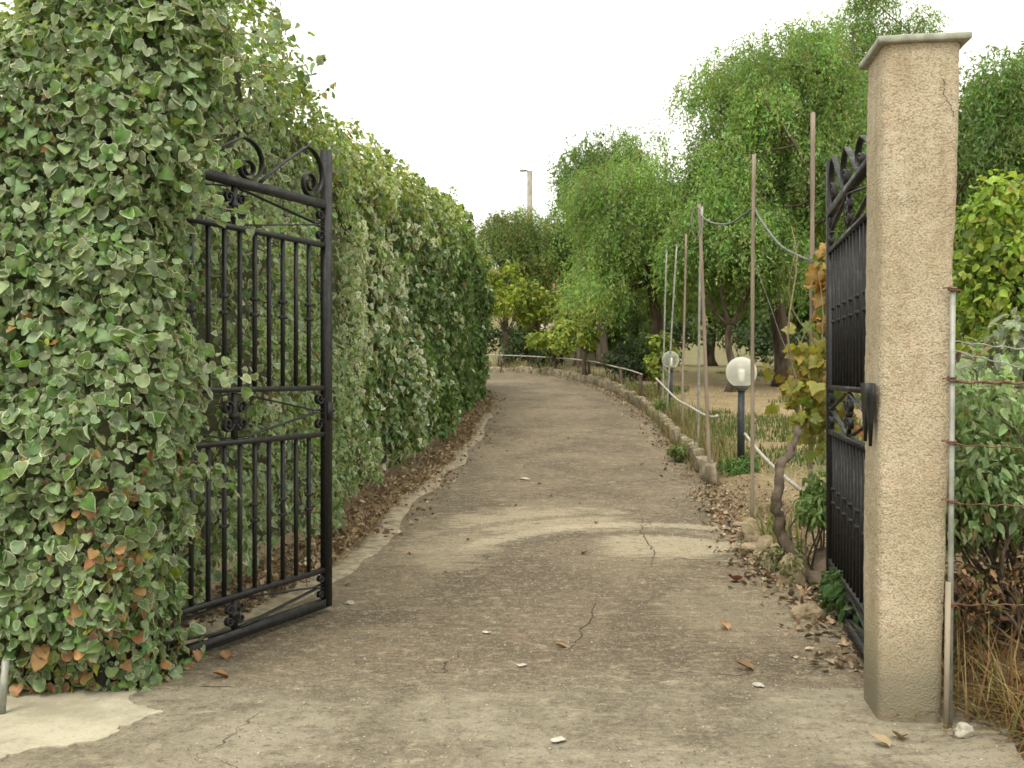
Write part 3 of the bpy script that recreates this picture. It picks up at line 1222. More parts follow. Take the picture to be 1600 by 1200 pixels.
def core(w, name, root, inset=.24, cull=None):  # adds a dark backing sheet that stops light between the leaves
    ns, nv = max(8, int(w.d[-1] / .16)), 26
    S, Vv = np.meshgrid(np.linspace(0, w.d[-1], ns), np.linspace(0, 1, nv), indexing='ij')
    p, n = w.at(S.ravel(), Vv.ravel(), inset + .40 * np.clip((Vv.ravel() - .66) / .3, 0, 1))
    # back leaf of the added core so that it is a closed body
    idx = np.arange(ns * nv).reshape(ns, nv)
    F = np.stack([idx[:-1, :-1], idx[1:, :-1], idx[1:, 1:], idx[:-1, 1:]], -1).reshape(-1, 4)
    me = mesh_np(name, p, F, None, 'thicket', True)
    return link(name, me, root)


def ivy_palette(P, n, dark):
    """inner and rim colours; variegated where dark is 0, plain deep green where dark is 1"""
    ci = jcol((.240, .325, .168), n, .35, .12)
    cr = jcol((.66, .69, .50), n, .30, .07)
    plain = RNG.random(n) < .33
    cr[plain] = ci[plain] * jcol((1.35, 1.35, 1.3), plain.sum(), .2, .05)
    bright = RNG.random(n) < .16
    ci[bright] = jcol((.15, .26, .065), bright.sum(), .3, .1)
    dk = np.asarray(dark)[:, None]
    cd = jcol((.125, .205, .070), n, .4, .12)
    sel = (RNG.random(n) < np.asarray(dark))
    ci[sel] = cd[sel]
    cr[sel] = cd[sel] * jcol((1.25, 1.25, 1.2), sel.sum(), .15, .05)
    return ci, cr


def recolor(ci, cr, mask, col, rim=None):
    k = mask.sum()
    ci[mask] = jcol(col, k, .3, .12)
    cr[mask] = jcol(rim if rim is not None else tuple(np.array(col) * .75), k, .3, .1)


def leaf_frames(n, N, droop=.95, spread=.58):
    nn = unit(N + np.array([0, 0, .45]) + spread * RNG.standard_normal((n, 3)))
    tip = np.array([0, 0, -1.]) * droop + .65 * RNG.standard_normal((n, 3)) + .35 * N
    return nn, frames(nn, tip)


class StemParts:
    def __init__(s, root):
        s.root = root

    def tube(s, P, r, n):
        mb = MB()
        mb.tube(P, r, n)
        mb.build("stem", 'stem', s.root, True)


def shoot(mb, p0, direction, length, sag=.2, n=9, r=.004):
    t = np.linspace(0, 1, n)
    d = unit(np.array(direction, float))
    side = RNG.standard_normal(3) * .10 * length
    P = np.array(p0)[None] + d[None] * (t * length)[:, None] + side[None] * np.sin(t * np.pi)[:, None]
    P[:, 2] -= sag * length * t ** 2
    mb.tube(P, np.linspace(r, r * .4, n), 5)
    return P


def build_ivy():
    root = empty("ivy", (-2.1, 4.95, 0))
    tag(root, "variegated ivy smothering the gatepost, cream edged leaves and some browned ones", 'ivy')

    def top(x, y):
        return 3.26 + .36 * np.clip((x + 2.4) / .7, 0, 1) + .06 * np.sin(x * 5.3)

    def extra(p, sd):
        k = np.clip((p[:, 2] - 2.35) / .8, 0, 1)
        right = np.clip((p[:, 0] + 2.2) / .6, 0, 1)
        low = np.clip((.55 - p[:, 2]) / .5, 0, 1)
        e = np.zeros_like(p)
        e[:, 0] = -.05 * right + .24 * k * right - .10 * right * np.clip((1.0 - p[:, 2]) / .8, 0, 1)
        e[:, 1] = .10 * k + .20 * low ** 1.3
        return e
    pts = [(-4.6, 4.62), (-3.4, 4.58), (-2.6, 4.52), (-2.0, 4.48), (-1.68, 4.48), (-1.54, 4.62), (-1.55, 4.82), (-1.62, 5.06)]
    w = Wall(pts, top, z0=-.05, r=.40, flat=.6, lump=.25, extra=extra, seed=3)
    core(w, "backing_core", root, .15)
    n = 18500
    sd, v = area_sample(w, n)
    n = len(sd)
    dep = np.abs(RNG.normal(0, .085, n)) - .05
    p, N = w.at(sd, v, dep)
    nn, R = leaf_frames(n, N)
    sc = RNG.uniform(.022, .064, n) * np.where(RNG.random(n) < .15, 1.45, 1)
    ci, cr = ivy_palette(p, n, np.full(n, .12))
    # browned and yellowing leaves, mostly low and to the left
    q = RNG.random(n)
    low = np.clip(1.1 - (p[:, 2] - .2) / 2.4, .05, 1) * np.clip(.4 - (p[:, 0] + 1.6) * .9, .1, 1) * np.clip(.6 + 3.2 * fbm(p, 2.2, 2), .03, 2.0)
    recolor(ci, cr, q < .24 * low, (.36, .20, .09), (.48, .33, .17))
    recolor(ci, cr, (q > .5) & (q < .5 + .07 * low), (.27, .31, .055), (.42, .42, .13))
    recolor(ci, cr, (q > .7) & (q < .7 + .03 * low), (.40, .24, .15), (.5, .36, .22))
    hi = np.clip((p[:, 2] - 2.6) / .8, 0, 1)
    recolor(ci, cr, (q > .8) & (q < .8 + .14 * hi), (.16, .24, .045), (.34, .38, .12))
    parts = pick_parts(p, nn, sc, dep < .03, 300)
    leaves_object(root, [HEART, HEART_R, HEART_L, ROUND_A, ROUND_B, ROUND_C], p, R, sc, ci, cr, 'ivy', parts, nvar=26, lo_mask=dep > .03)
    # bare brown runners and a spray reaching out over the gate
    mb = StemParts(root)
    P = []
    for k in range(46):
        s0 = RNG.random() * w.d[-1]
        pp, N1 = w.at(np.array([s0]), np.array([RNG.uniform(.1, .9)]), np.array([.03]))
        d = np.array([RNG.normal(0, .6), 0, RNG.choice([-1, 1])]) + .2 * N1[0]
        P.append(shoot(mb, pp[0], d, RNG.uniform(.15, .45), .05))
    for p0, d, L in (((-1.42, 4.75, 3.05), (.9, .1, .22), .52), ((-1.45, 4.8, 3.15), (.8, .2, .35), .42), ((-1.45, 4.7, 2.95), (.9, 0, .0), .25), ((-1.48, 4.75, 1.55), (.8, .1, -.1), .2), ((-1.48, 4.75, 2.3), (.8, .1, .1), .22)):
        P.append(shoot(mb, p0, d, L, .25))
    for k in range(20):
        z = RNG.uniform(.75, 2.9)
        q0, n0 = w.at(np.array([w.d[-1] * RNG.uniform(.86, .99)]), np.array([z / 4.0]), np.array([.05]))
        P.append(shoot(mb, q0[0], (RNG.uniform(.4, .9), RNG.normal(.05, .35), RNG.normal(-.1, .4)), RNG.uniform(.12, .30), .35))
    for k in range(12):
        P.append(shoot(mb, (RNG.uniform(-2.3, -1.4), RNG.uniform(4.6, 4.9), 3.25), (RNG.normal(0, .5), -.2, .8), RNG.uniform(.15, .3), .3))
    PP = np.concatenate([q_[2:] for q_ in P[-37:]])
    PP = np.repeat(PP, 3, 0) + RNG.normal(0, .032, (len(PP) * 3, 3))
    nn = unit(np.array([0, -.7, .6]) + .6 * RNG.standard_normal((len(PP), 3)))
    R = frames(nn, np.array([.3, 0, -.8]) + .5 * RNG.standard_normal((len(PP), 3)))
    sc = RNG.uniform(.03, .065, len(PP))
    ci, cr = ivy_palette(PP, len(PP), np.full(len(PP), .1))
    leaves_object(root, [HEART, ROUND_A, ROUND_B], PP, R, sc, ci, cr, 'ivy', None, stuff_name="young_foliage")


build_ivy()


def build_hedge():
    root = empty("hedge", (-2.2, 9.0, 0))
    tag(root, "tall ivy hedge lining the driveway behind the open gate, darker towards its far end", 'hedge')
    pts = [(-2.75, 5.55), (-2.5, 5.65), (-2.16, 5.95), (-2.0, 6.6), (-1.93, 8), (-1.86, 9.5), (-1.80, 12), (-1.58, 15), (-1.27, 18), (-1.0, 22), (-.80, 25), (-.85, 27.0), (-1.4, 28.2), (-2.7, 28.8), (-6, 29.5)]

    def top(x, y):
        return np.interp(y, [5, 6.5, 8, 9.5, 11, 15, 18, 22, 24.5, 26.5, 28.5, 30], [3.3, 4.0, 4.35, 4.42, 4.12, 4.45, 4.65, 4.95, 4.75, 4.4, 4.2, 4.1]) + .10 * np.sin(y * 2.7) + .07 * np.sin(y * 6.1 + 1)
    w = Wall(pts, top, z0=.12, r=.45, flat=.8, lump=.42, seed=11)
    core(w, "backing_core", root, .24)

    def part(y0, y1, n, smin, smax, tpl, nparts, nm):
        yy = np.interp(np.linspace(0, w.d[-1], 2000), w.d, w.P[:, 1])
        ss = np.linspace(0, w.d[-1], 2000)
        a, b = ss[yy >= y0][0], ss[yy <= y1][-1]
        sd = a + RNG.random(n) * (b - a)
        v = RNG.random(n)
        dep = np.abs(RNG.normal(0, .10, n)) - .06
        p, N = w.at(sd, v, dep)
        nn, R = leaf_frames(n, N)
        sc = RNG.uniform(smin, smax, n)
        dark = np.clip((p[:, 1] - 10.5 + 7 * fbm(p, .7, 2)) / 10, 0, .95)
        ci, cr = ivy_palette(p, n, dark)
        hi = np.clip((p[:, 2] - top(p[:, 0], p[:, 1]) + 1.0) / .9, 0, 1)
        q = RNG.random(n)
        recolor(ci, cr, q < .6 * hi, (.20, .28, .06), (.32, .38, .12))
        recolor(ci, cr, (q > .6) & (q < .60 + .008), (.30, .19, .08))
        yg = np.clip(fbm(p + 50, .8, 2) * 3 - .35, 0, .8)
        recolor(ci, cr, (q > .65) & (q < .65 + .35 * yg), (.13, .23, .05), (.18, .29, .07))
        far = p[:, 1] > 16
        parts = pick_parts(p, nn, sc, (dep < .0) & ~far, nparts) if nparts else None
        leaves_object(root, tpl, p, R, sc, ci, cr, 'ivy', parts, stuff_name=nm, nvar=26, lo_mask=(dep > .03) | (p[:, 1] > 11) if nparts else None)
    part(5.6, 12.5, 16800, .038, .085, [HEART, HEART_R, HEART_L, ROUND_A, ROUND_B, ROUND_C], 300, "near_foliage")
    part(12.4, 21, 17000, .075, .125, HEART_LO, 0, "middle_foliage")
    part(20.9, 29.4, 15000, .085, .15, HEART_LO, 0, "far_foliage")
    # shoots standing out of the top
    mb = StemParts(root)
    P = []
    for k in range(150):
        s0 = RNG.random() ** 1.2 * w.d[-1] * .92
        pp, N1 = w.at(np.array([s0]), np.array([RNG.uniform(.80, .93)]), np.array([.05]))
        P.append(shoot(mb, pp[0], (RNG.normal(.25, .45), RNG.normal(0, .4), .9), RNG.uniform(.15, .5), .25))
    PP = np.concatenate([q_[2:] for q_ in P])
    PP = np.repeat(PP, 2, 0) + RNG.normal(0, .03, (len(PP) * 2, 3))
    n = len(PP)
    nn = unit(np.array([0, -.5, .5]) + .7 * RNG.standard_normal((n, 3)))
    R = frames(nn, np.array([.2, 0, -.6]) + .6 * RNG.standard_normal((n, 3)))
    ci = jcol((.13, .20, .045), n, .35)
    ci[RNG.random(n) < .12] = (.30, .22, .08)
    leaves_object(root, HEART_LO, PP, R, RNG.uniform(.04, .085, n), ci, ci * 1.3, 'ivy', None, stuff_name="young_foliage")


build_hedge()

# ------------------------------------------------------------------ trees
def limb_path(a, b, n=9, bend=.12):
    a, b = np.array(a, float), np.array(b, float)
    t = np.linspace(0, 1, n)[:, None]
    L = np.linalg.norm(b - a)
    off = RNG.standard_normal(3) * bend * L
    off2 = RNG.standard_normal(3) * bend * .5 * L
    return a + (b - a) * t + off * np.sin(t * np.pi) + off2 * np.sin(t * 2 * np.pi)


def crown_points(c, rad, n, hollow=.5, squash_bottom=.75):
    out = []
    while len(out) < n:
        d = RNG.standard_normal(3)
        d /= np.linalg.norm(d)
        if d[2] < -.6:
            continue
        r = hollow + (1 - hollow) * RNG.random() ** .6
        q = d * r
        if q[2] < 0:
            q[2] *= squash_bottom
        out.append(np.array(c) + q * np.array(rad))
    return np.array(out)


def wood(root, base, fork, clumps, r0, lean=0.0):
    """trunk with limbs to every clump"""
    mb = MB()
    tp = limb_path(base, fork, 9, .05)
    tr = np.linspace(r0, r0 * .68, 9)
    tr[0] *= 1.35
    tr[1] *= 1.1
    mb.tube(tp, tr, 10, jitter=.05)
    mb.build("trunk", 'bark', root, True)
    k = max(5, min(9, len(clumps) // 6))
    ids = [int(RNG.integers(len(clumps)))]
    for _ in range(k - 1):
        d = np.min(np.linalg.norm(clumps[:, None] - clumps[ids][None], axis=2), axis=1)
        ids.append(int(np.argmax(d)))
    mb = MB()
    mains = []
    for i in ids:
        p = limb_path(fork, clumps[i], 10, .10)
        mb.tube(p, np.linspace(r0 * .5, r0 * .09, 10), 7)
        mains.append(p)
    for i in range(len(clumps)):
        if i in ids:
            continue
        best = min(((np.linalg.norm(m[j] - clumps[i]), q, j) for q, m in enumerate(mains) for j in (4, 5, 6, 7)), key=lambda e: e[0])
        p = limb_path(mains[best[1]][best[2]], clumps[i], 7, .10)
        mb.tube(p, np.linspace(r0 * .16, r0 * .04, 7), 5)
    mb.build("limbs", 'bark', root, True)


def rhomb_field(P, D, L, W, C):
    """narrow leaves: P base, D direction, random twist"""
    n = len(P)
    nn = unit(np.cross(D, RNG.standard_normal((n, 3))))
    R = frames(nn, D)
    tv = RHOMB_V[None] * np.stack([W, L, L], -1)[:, None, :]
    V = np.einsum('nij,nvj->nvi', R, tv) + P[:, None]
    F = (np.arange(n) * 4)[:, None] + np.arange(4)[None]
    return V.reshape(-1, 3), F, np.repeat(C, 4, 0)


def pepper_tree(label, x, y, ztop, rx, ry, zlow, nclump, nstrand, r0, col, rc=.75, slen=(.7, 1.6), leaf=(.08, .17), lw=.020, fork=.35, seed=None, K=12, cat='tree', group=None, hollow=.5, base_off=0.0):
    zb = float(ground_z(x, y)) - .05
    root = empty("pepper_tree", (x, y, zb))
    tag(root, label, cat, group)
    cz = (ztop + zlow) / 2
    rz = (ztop - zlow) / 2 - rc * .3
    clumps = crown_points((x, y, cz), (rx - rc * .6, ry - rc * .6, rz), nclump, hollow, .9)
    clumps[:, :2] += RNG.normal(0, .25, (nclump, 2))
    wood(root, (x + base_off, y, zb), (x + base_off * .5, y, zb + (ztop - zb) * fork), clumps, r0)
    S = int(nstrand * (1.85 if y < 32 else 1.3))
    slen = (slen[0] * .55, slen[1] * .55)
    ci = RNG.integers(0, nclump, S)
    # some clumps fuller than others, so the crown has holes
    weight = RNG.uniform(.5, 1.5, nclump)
    ci = RNG.choice(nclump, S, p=weight / weight.sum())
    crad = rc * RNG.uniform(.8, 1.4, nclump)
    d = unit(RNG.standard_normal((S, 3)) + np.array([0, 0, .35]))
    p0 = clumps[ci] + d * (crad[ci] * RNG.random(S) ** .5)[:, None]
    L = RNG.uniform(*slen, S)
    hor = unit(d * np.array([1, 1, .2]) + .25 * RNG.standard_normal((S, 3)))
    t = np.linspace(.05, 1, K)
    P = p0[:, None] + hor[:, None] * (L[:, None] * .75 * (t - .45 * t * t)[None])[..., None]
    P[..., 2] += (L[:, None] * (.22 * t - .80 * t ** 1.8)[None])
    tang = np.gradient(P, axis=1)
    side = RNG.standard_normal((S, K, 3))
    D = unit(unit(tang) * .8 + side * .75 + np.array([0, 0, -.35]))
    n = S * K
    cc = np.array(col)[None] * RNG.uniform(.65, 1.4, (nclump, 1))[ci] * (1 + .12 * RNG.standard_normal((S, 3)))
    # young growth at strand ends is yellower
    C = cc[:, None, :] * (1 + np.array([.35, .22, .05])[None, None] * (t ** 2)[None, :, None]) * RNG.uniform(.75, 1.25, (S, K, 1))
    V, F, C = rhomb_field((P + RNG.normal(0, .05, P.shape)).reshape(-1, 3), D.reshape(-1, 3), RNG.uniform(*leaf, n), RNG.uniform(.7, 1.3, n) * lw * 2, np.clip(C.reshape(-1, 3), .004, .6))
    o = link("crown", mesh_np("crown", V, F, C, 'tree', False), root)
    tag(o, kind='stuff')
    return root


GREEN = (.165, .265, .085)
LGREEN = (.185, .290, .095)
DGREEN = (.120, .200, .070)
TG = "weeping trees beyond the garden"
pepper_tree("tall weeping pepper tree with stout dark trunk behind the globe lamp", 7.65, 28, 11.6, 3.3, 3.0, 3.1, 62, 4700, .27, GREEN, .85, (.8, 1.9), group=TG)
pepper_tree("light green weeping tree hanging low beside the row of stakes", 4.15, 30, 9.0, 2.3, 2.2, 1.9, 42, 3900, .20, LGREEN, .75, (1.0, 2.2), fork=.4, group=TG)
pepper_tree("dark full tree rising behind the light green weeping one", 3.7, 40, 11.0, 2.3, 2.4, 5.6, 42, 3200, .26, DGREEN, .95, (.8, 1.6), leaf=(.10, .19), lw=.024, group=TG)
pepper_tree("dark tree next to the concrete utility pole", 3.0, 45, 8.6, 1.7, 2.0, 5.9, 24, 1900, .22, DGREEN, .85, (.7, 1.5), leaf=(.10, .19), lw=.024, group=TG)
pepper_tree("pale feathery tree at the bend where the hedge ends", -.25, 43, 8.6, 2.3, 1.8, 2.7, 42, 3400, .18, (.18, .25, .085), .75, (.7, 1.5), leaf=(.10, .18), lw=.022, group=TG)
pepper_tree("tallest tree showing above the pillar cap", 12.1, 33, 14.6, 1.9, 1.9, 9.0, 20, 1300, .24, GREEN, .75, (.7, 1.5), fork=.62, group=TG)
pepper_tree("tree with drooping branches to the right of the pillar", 11.2, 22, 8.6, 2.3, 2.2, 4.4, 30, 2500, .22, DGREEN, .75, (.8, 1.7), group=TG)
pepper_tree("broad tree between the tall weeping tree and the pillar", 10.4, 31, 11.1, 2.6, 2.4, 3.2, 40, 3200, .26, DGREEN, .9, (.8, 1.8), leaf=(.09, .17), lw=.02, group=TG)
pepper_tree("small crooked tree with a thin leaning trunk left of the stout one", 5.75, 26.3, 6.2, 1.8, 1.6, 2.7, 18, 1700, .12, GREEN, .65, (.8, 1.7), group=TG, base_off=.0)
pepper_tree("dark tree far behind the tall weeping tree's trunk", 9.2, 46, 8.5, 3.6, 2.5, 2.0, 36, 2400, .25, DGREEN, 1.1, (.9, 1.9), leaf=(.18, .32), lw=.045, group=TG)
pepper_tree("dark tree far behind the row of stakes", 5.2, 50, 8.0, 3.4, 2.5, 1.8, 32, 2200, .25, DGREEN, 1.1, (.9, 1.9), leaf=(.18, .32), lw=.045, group=TG)
pepper_tree("dark tree far behind the right edge of the garden", 18.5, 42, 9.0, 4.0, 3.0, 1.8, 38, 2400, .25, DGREEN, 1.1, (.9, 1.9), leaf=(.18, .32), lw=.045, group=TG)
pepper_tree("dark tree far behind the gate leaf beside the pillar", 14.2, 48, 9.0, 3.6, 2.5, 1.8, 34, 2200, .25, DGREEN, 1.1, (.9, 1.9), leaf=(.18, .32), lw=.045, group=TG)


def leafy_plant(name, label, cat, x, y, centers, radii, n, leaf, col, tpl=HEART_LO, mat='tree', trunk=None, stems=6, nparts=0, group=None, jitter=.3, rim=1.2, extra_cols=(), droop=.6, up=.4):
    """shrub or sapling: clumps of broad leaves on thin stems"""
    zb = float(ground_z(x, y)) - .03
    root = empty(name, (x, y, zb))
    tag(root, label, cat, group)
    centers = np.array(centers, float)
    mb = MB()
    if trunk:
        p = limb_path((x, y, zb), (centers[:, 0].mean() * .5 + x * .5, y, zb + trunk[0]), 7, .06)
        mb.tube(p, np.linspace(trunk[1], trunk[1] * .7, 7), 8, jitter=.05)
        src = p[-1]
        mb.build("trunk", 'bark', root, True)
        mb = MB()
    for c in centers:
        s = src if trunk else np.array([x + RNG.normal(0, .06), y + RNG.normal(0, .06), zb])
        mb.tube(limb_path(s, c, 7, .10), np.linspace((trunk[1] * .4 if trunk else .012), .005, 7), 5)
    mb.build("branches" if trunk else "stem", 'bark', root, True)
    k = RNG.integers(0, len(centers), n)
    d = unit(RNG.standard_normal((n, 3)))
    rr = np.array(radii)[k] if np.ndim(radii) else np.full(n, radii)
    P = centers[k] + d * (rr * RNG.random(n) ** .45)[:, None] * np.array([1, 1, .9])
    P[:, 2] = np.maximum(P[:, 2], ground_z(P[:, 0], P[:, 1]) + .02)
    nn = unit(d * .7 + np.array([0, -.2, up]) + .5 * RNG.standard_normal((n, 3)))
    R = frames(nn, d * .7 + np.array([0, 0, -droop]) + .4 * RNG.standard_normal((n, 3)))
    sc = RNG.uniform(*leaf, n)
    ci = jcol(col, n, jitter, .12) * (RNG.uniform(.75, 1.25, (len(centers), 1))[k])
    for c2, fr in extra_cols:
        m = RNG.random(n) < fr
        ci[m] = jcol(c2, m.sum(), .3, .12)
    ci = np.clip(ci, .004, .8)
    parts = pick_parts(P, nn, sc, np.ones(n, bool), nparts) if nparts else None
    leaves_object(root, tpl, P, R, sc, ci, np.clip(ci * rim, 0, .9), mat, parts, stuff_name="foliage", nvar=18)
    return root


def clump_cloud(c, r, n):
    return crown_points(c, r, n, .35, 1.0)


pepper_tree("lower feathery tree right of the utility pole", 1.5, 57, 8.2, 2.2, 1.8, 4.6, 26, 1900, .16, GREEN, .8, (.7, 1.5), leaf=(.10, .18), lw=.024, group=TG)
YG = (.24, .30, .05)
SG = "young yellow-green trees at the bend"
for lab, x, y, zc, r, rz, n in (
        ("yellow-green sapling at the very end of the hedge", -.2, 38.6, 4.5, 1.0, 1.3, 1500),
        ("yellow-green sapling in front of the tiled house", 1.15, 39.2, 3.9, .95, 1.25, 1500),
        ("yellow-green sapling just left of the light weeping tree", 2.5, 37.6, 3.9, .85, 1.5, 1500)):
    zb = float(ground_z(x, y))
    leafy_plant("sapling", lab, 'tree', x, y, clump_cloud((x, y, zc), (r, r, rz), 13), .42, n, (.10, .17), YG, trunk=(1.4, .05), group=SG, extra_cols=(((.32, .27, .05), .10), ((.10, .16, .03), .2)))
leafy_plant("sapling", "low yellow-green vine bush over the white rail", 'vine', 1.55, 33.9, clump_cloud((1.5, 33.9, 2.55), (.95, .5, .55), 9), .35, 700, (.09, .15), YG, trunk=(.6, .05), extra_cols=(((.10, .16, .03), .3),))
DB = (.055, .085, .035)
leafy_plant("bush", "dark round bush by the kerb at the bend", 'bush', .75, 37.6, clump_cloud((.7, 37.6, 2.35), (1.0, .7, .75), 10), .42, 1300, (.08, .14), DB)
leafy_plant("bush", "dark bush below the light green weeping tree", 'bush', 3.75, 30.0, clump_cloud((3.7, 30.0, 1.95), (.75, .6, .75), 10), .36, 1300, (.07, .12), DB)
leafy_plant("bush", "grey-green bush beside the dark one under the weeping tree", 'bush', 3.2, 29.6, clump_cloud((3.2, 29.7, 2.0), (.35, .4, .8), 6), .3, 700, (.06, .11), (.065, .09, .045))
leafy_plant("vine_plant", "yellow-green vine climbing beside the clear globe lamp", 'vine', 3.52, 23.6, clump_cloud((3.50, 23.6, 1.9), (.28, .25, .62), 9), .2, 520, (.08, .14), (.17, .225, .035), VINE5, 'vine', trunk=(.6, .04), nparts=60, extra_cols=(((.10, .16, .03), .2),))
leafy_plant("vine_plant", "small vine stump with a tuft of leaves behind the white rail", 'vine', 2.28, 31.6, clump_cloud((2.28, 31.7, 2.75), (.5, .3, .5), 6), .3, 420, (.09, .14), YG, VINE5, 'vine', trunk=(.95, .085), extra_cols=(((.10, .16, .03), .3),))
leafy_plant("bush", "dark bush behind the saplings where the hedge ends", 'bush', -.6, 47, clump_cloud((-.4, 47, 3.0), (2.0, .8, 1.3), 16), .6, 2200, (.10, .18), DB)
leafy_plant("bush", "second dark bush behind the sapling in front of the house", 'bush', 2.0, 48, clump_cloud((2.0, 48, 3.0), (1.6, .8, 1.2), 14), .6, 1800, (.10, .18), DB)
for lab, x, y, n in (("dark thicket between the stout trunk and the stakes", 6.4, 41, 1500), ("dark thicket straight behind the stout trunk", 10.2, 40, 1500), ("dark thicket behind the edge-on gate", 13.6, 39, 1500)):
    leafy_plant("bush", lab, 'bush', x, y, clump_cloud((x, y, 2.9), (1.7, .7, 1.1), 13), .6, n, (.10, .18), DB, group="dark thickets under the far trees")
# right of the pillar
leafy_plant("sapling", "bright yellow-green young tree right of the pillar", 'tree', 4.75, 9.6, clump_cloud((4.85, 9.7, 2.35), (.62, .6, .95), 22), .30, 3400, (.055, .10), (.22, .31, .055), OVAL, trunk=(1.5, .055), nparts=150, extra_cols=(((.09, .15, .03), .2), ((.25, .27, .05), .08)))
leafy_plant("sapling", "second bright green young tree at the frame edge right of the pillar", 'tree', 6.6, 12.0, clump_cloud((6.6, 12.0, 2.5), (.9, .7, 1.1), 18), .38, 2400, (.065, .12), (.19, .29, .055), OVAL, trunk=(1.5, .06), extra_cols=(((.09, .15, .03), .2),))
leafy_plant("shrub", "grey-green feathery shrub behind the barbed wire", 'shrub', 4.0, 7.4, clump_cloud((4.0, 7.3, 1.25), (.95, .45, .55), 24), .27, 5200, (.07, .14), (.24, .28, .19), ELLIP, 'tree', stems=8)
leafy_plant("shrub", "green sage-like shrub growing through the wire fence beside the pillar", 'shrub', 2.75, 5.25, clump_cloud((2.78, 5.3, .98), (.70, .38, .62), 30), .26, 5200, (.038, .080), (.215, .30, .14), ELLIP, 'ivy', nparts=220, extra_cols=(((.16, .12, .06), .06), ((.14, .20, .08), .2)))
leafy_plant("shrub", "dull green shrub further along the wire fence", 'shrub', 4.3, 5.5, clump_cloud((4.3, 5.5, .9), (.8, .4, .6), 18), .26, 1800, (.06, .105), (.14, .21, .09), ELLIP, 'ivy')
leafy_plant("undergrowth", "dead brown undergrowth below the sage-like shrub", 'undergrowth', 2.62, 5.0, np.concatenate([clump_cloud((2.65, 5.1, .34), (.62, .4, .28), 24), clump_cloud((3.8, 5.2, .3), (.9, .4, .25), 14)]), .20, 3000, (.025, .06), (.15, .10, .055), ELLIP, 'dry', extra_cols=(((.10, .065, .035), .3), ((.12, .13, .05), .2), ((.26, .15, .07), .12)))
# low plants near the driveway edge
leafy_plant("weed", "low leafy green plant around the globe lamp's foot", 'plant', 2.98, 13.4, clump_cloud((3.0, 13.4, .24), (.50, .32, .12), 12), .14, 900, (.04, .08), (.085, .16, .04), ELLIP, 'ivy')
leafy_plant("weed", "dark leafy weed at the foot of the edge-on gate", 'plant', 2.02, 6.1, clump_cloud((1.98, 6.0, .16), (.10, .36, .10), 8), .11, 420, (.05, .10), (.06, .12, .035), ELLIP, 'ivy', nparts=60)
leafy_plant("weed", "bushy green plant between the vine trunk and the gate", 'plant', 2.22, 7.25, clump_cloud((2.24, 7.2, .45), (.16, .2, .28), 9), .13, 620, (.045, .085), (.10, .165, .05), ELLIP, 'ivy', nparts=80, extra_cols=(((.3, .26, .10), .08),))
leafy_plant("weed", "scruffy grey-green weed against the stones by the vine", 'plant', 2.02, 7.3, clump_cloud((1.98, 7.2, .15), (.16, .22, .1), 7), .1, 360, (.03, .06), (.13, .15, .065), ELLIP, 'ivy')
leafy_plant("weed", "small green tuft on the driveway side of the kerb", 'plant', 2.56, 15.0, clump_cloud((2.54, 15.0, .32), (.12, .2, .1), 6), .1, 300, (.04, .08), (.11, .15, .045), ELLIP, 'ivy')
leafy_plant("weed", "pale green clump behind the kerb below the clear globe lamp", 'plant', 3.3, 20.8, clump_cloud((3.3, 20.8, .82), (.25, .3, .16), 7), .14, 420, (.05, .1), (.13, .18, .05), ELLIP, 'ivy')

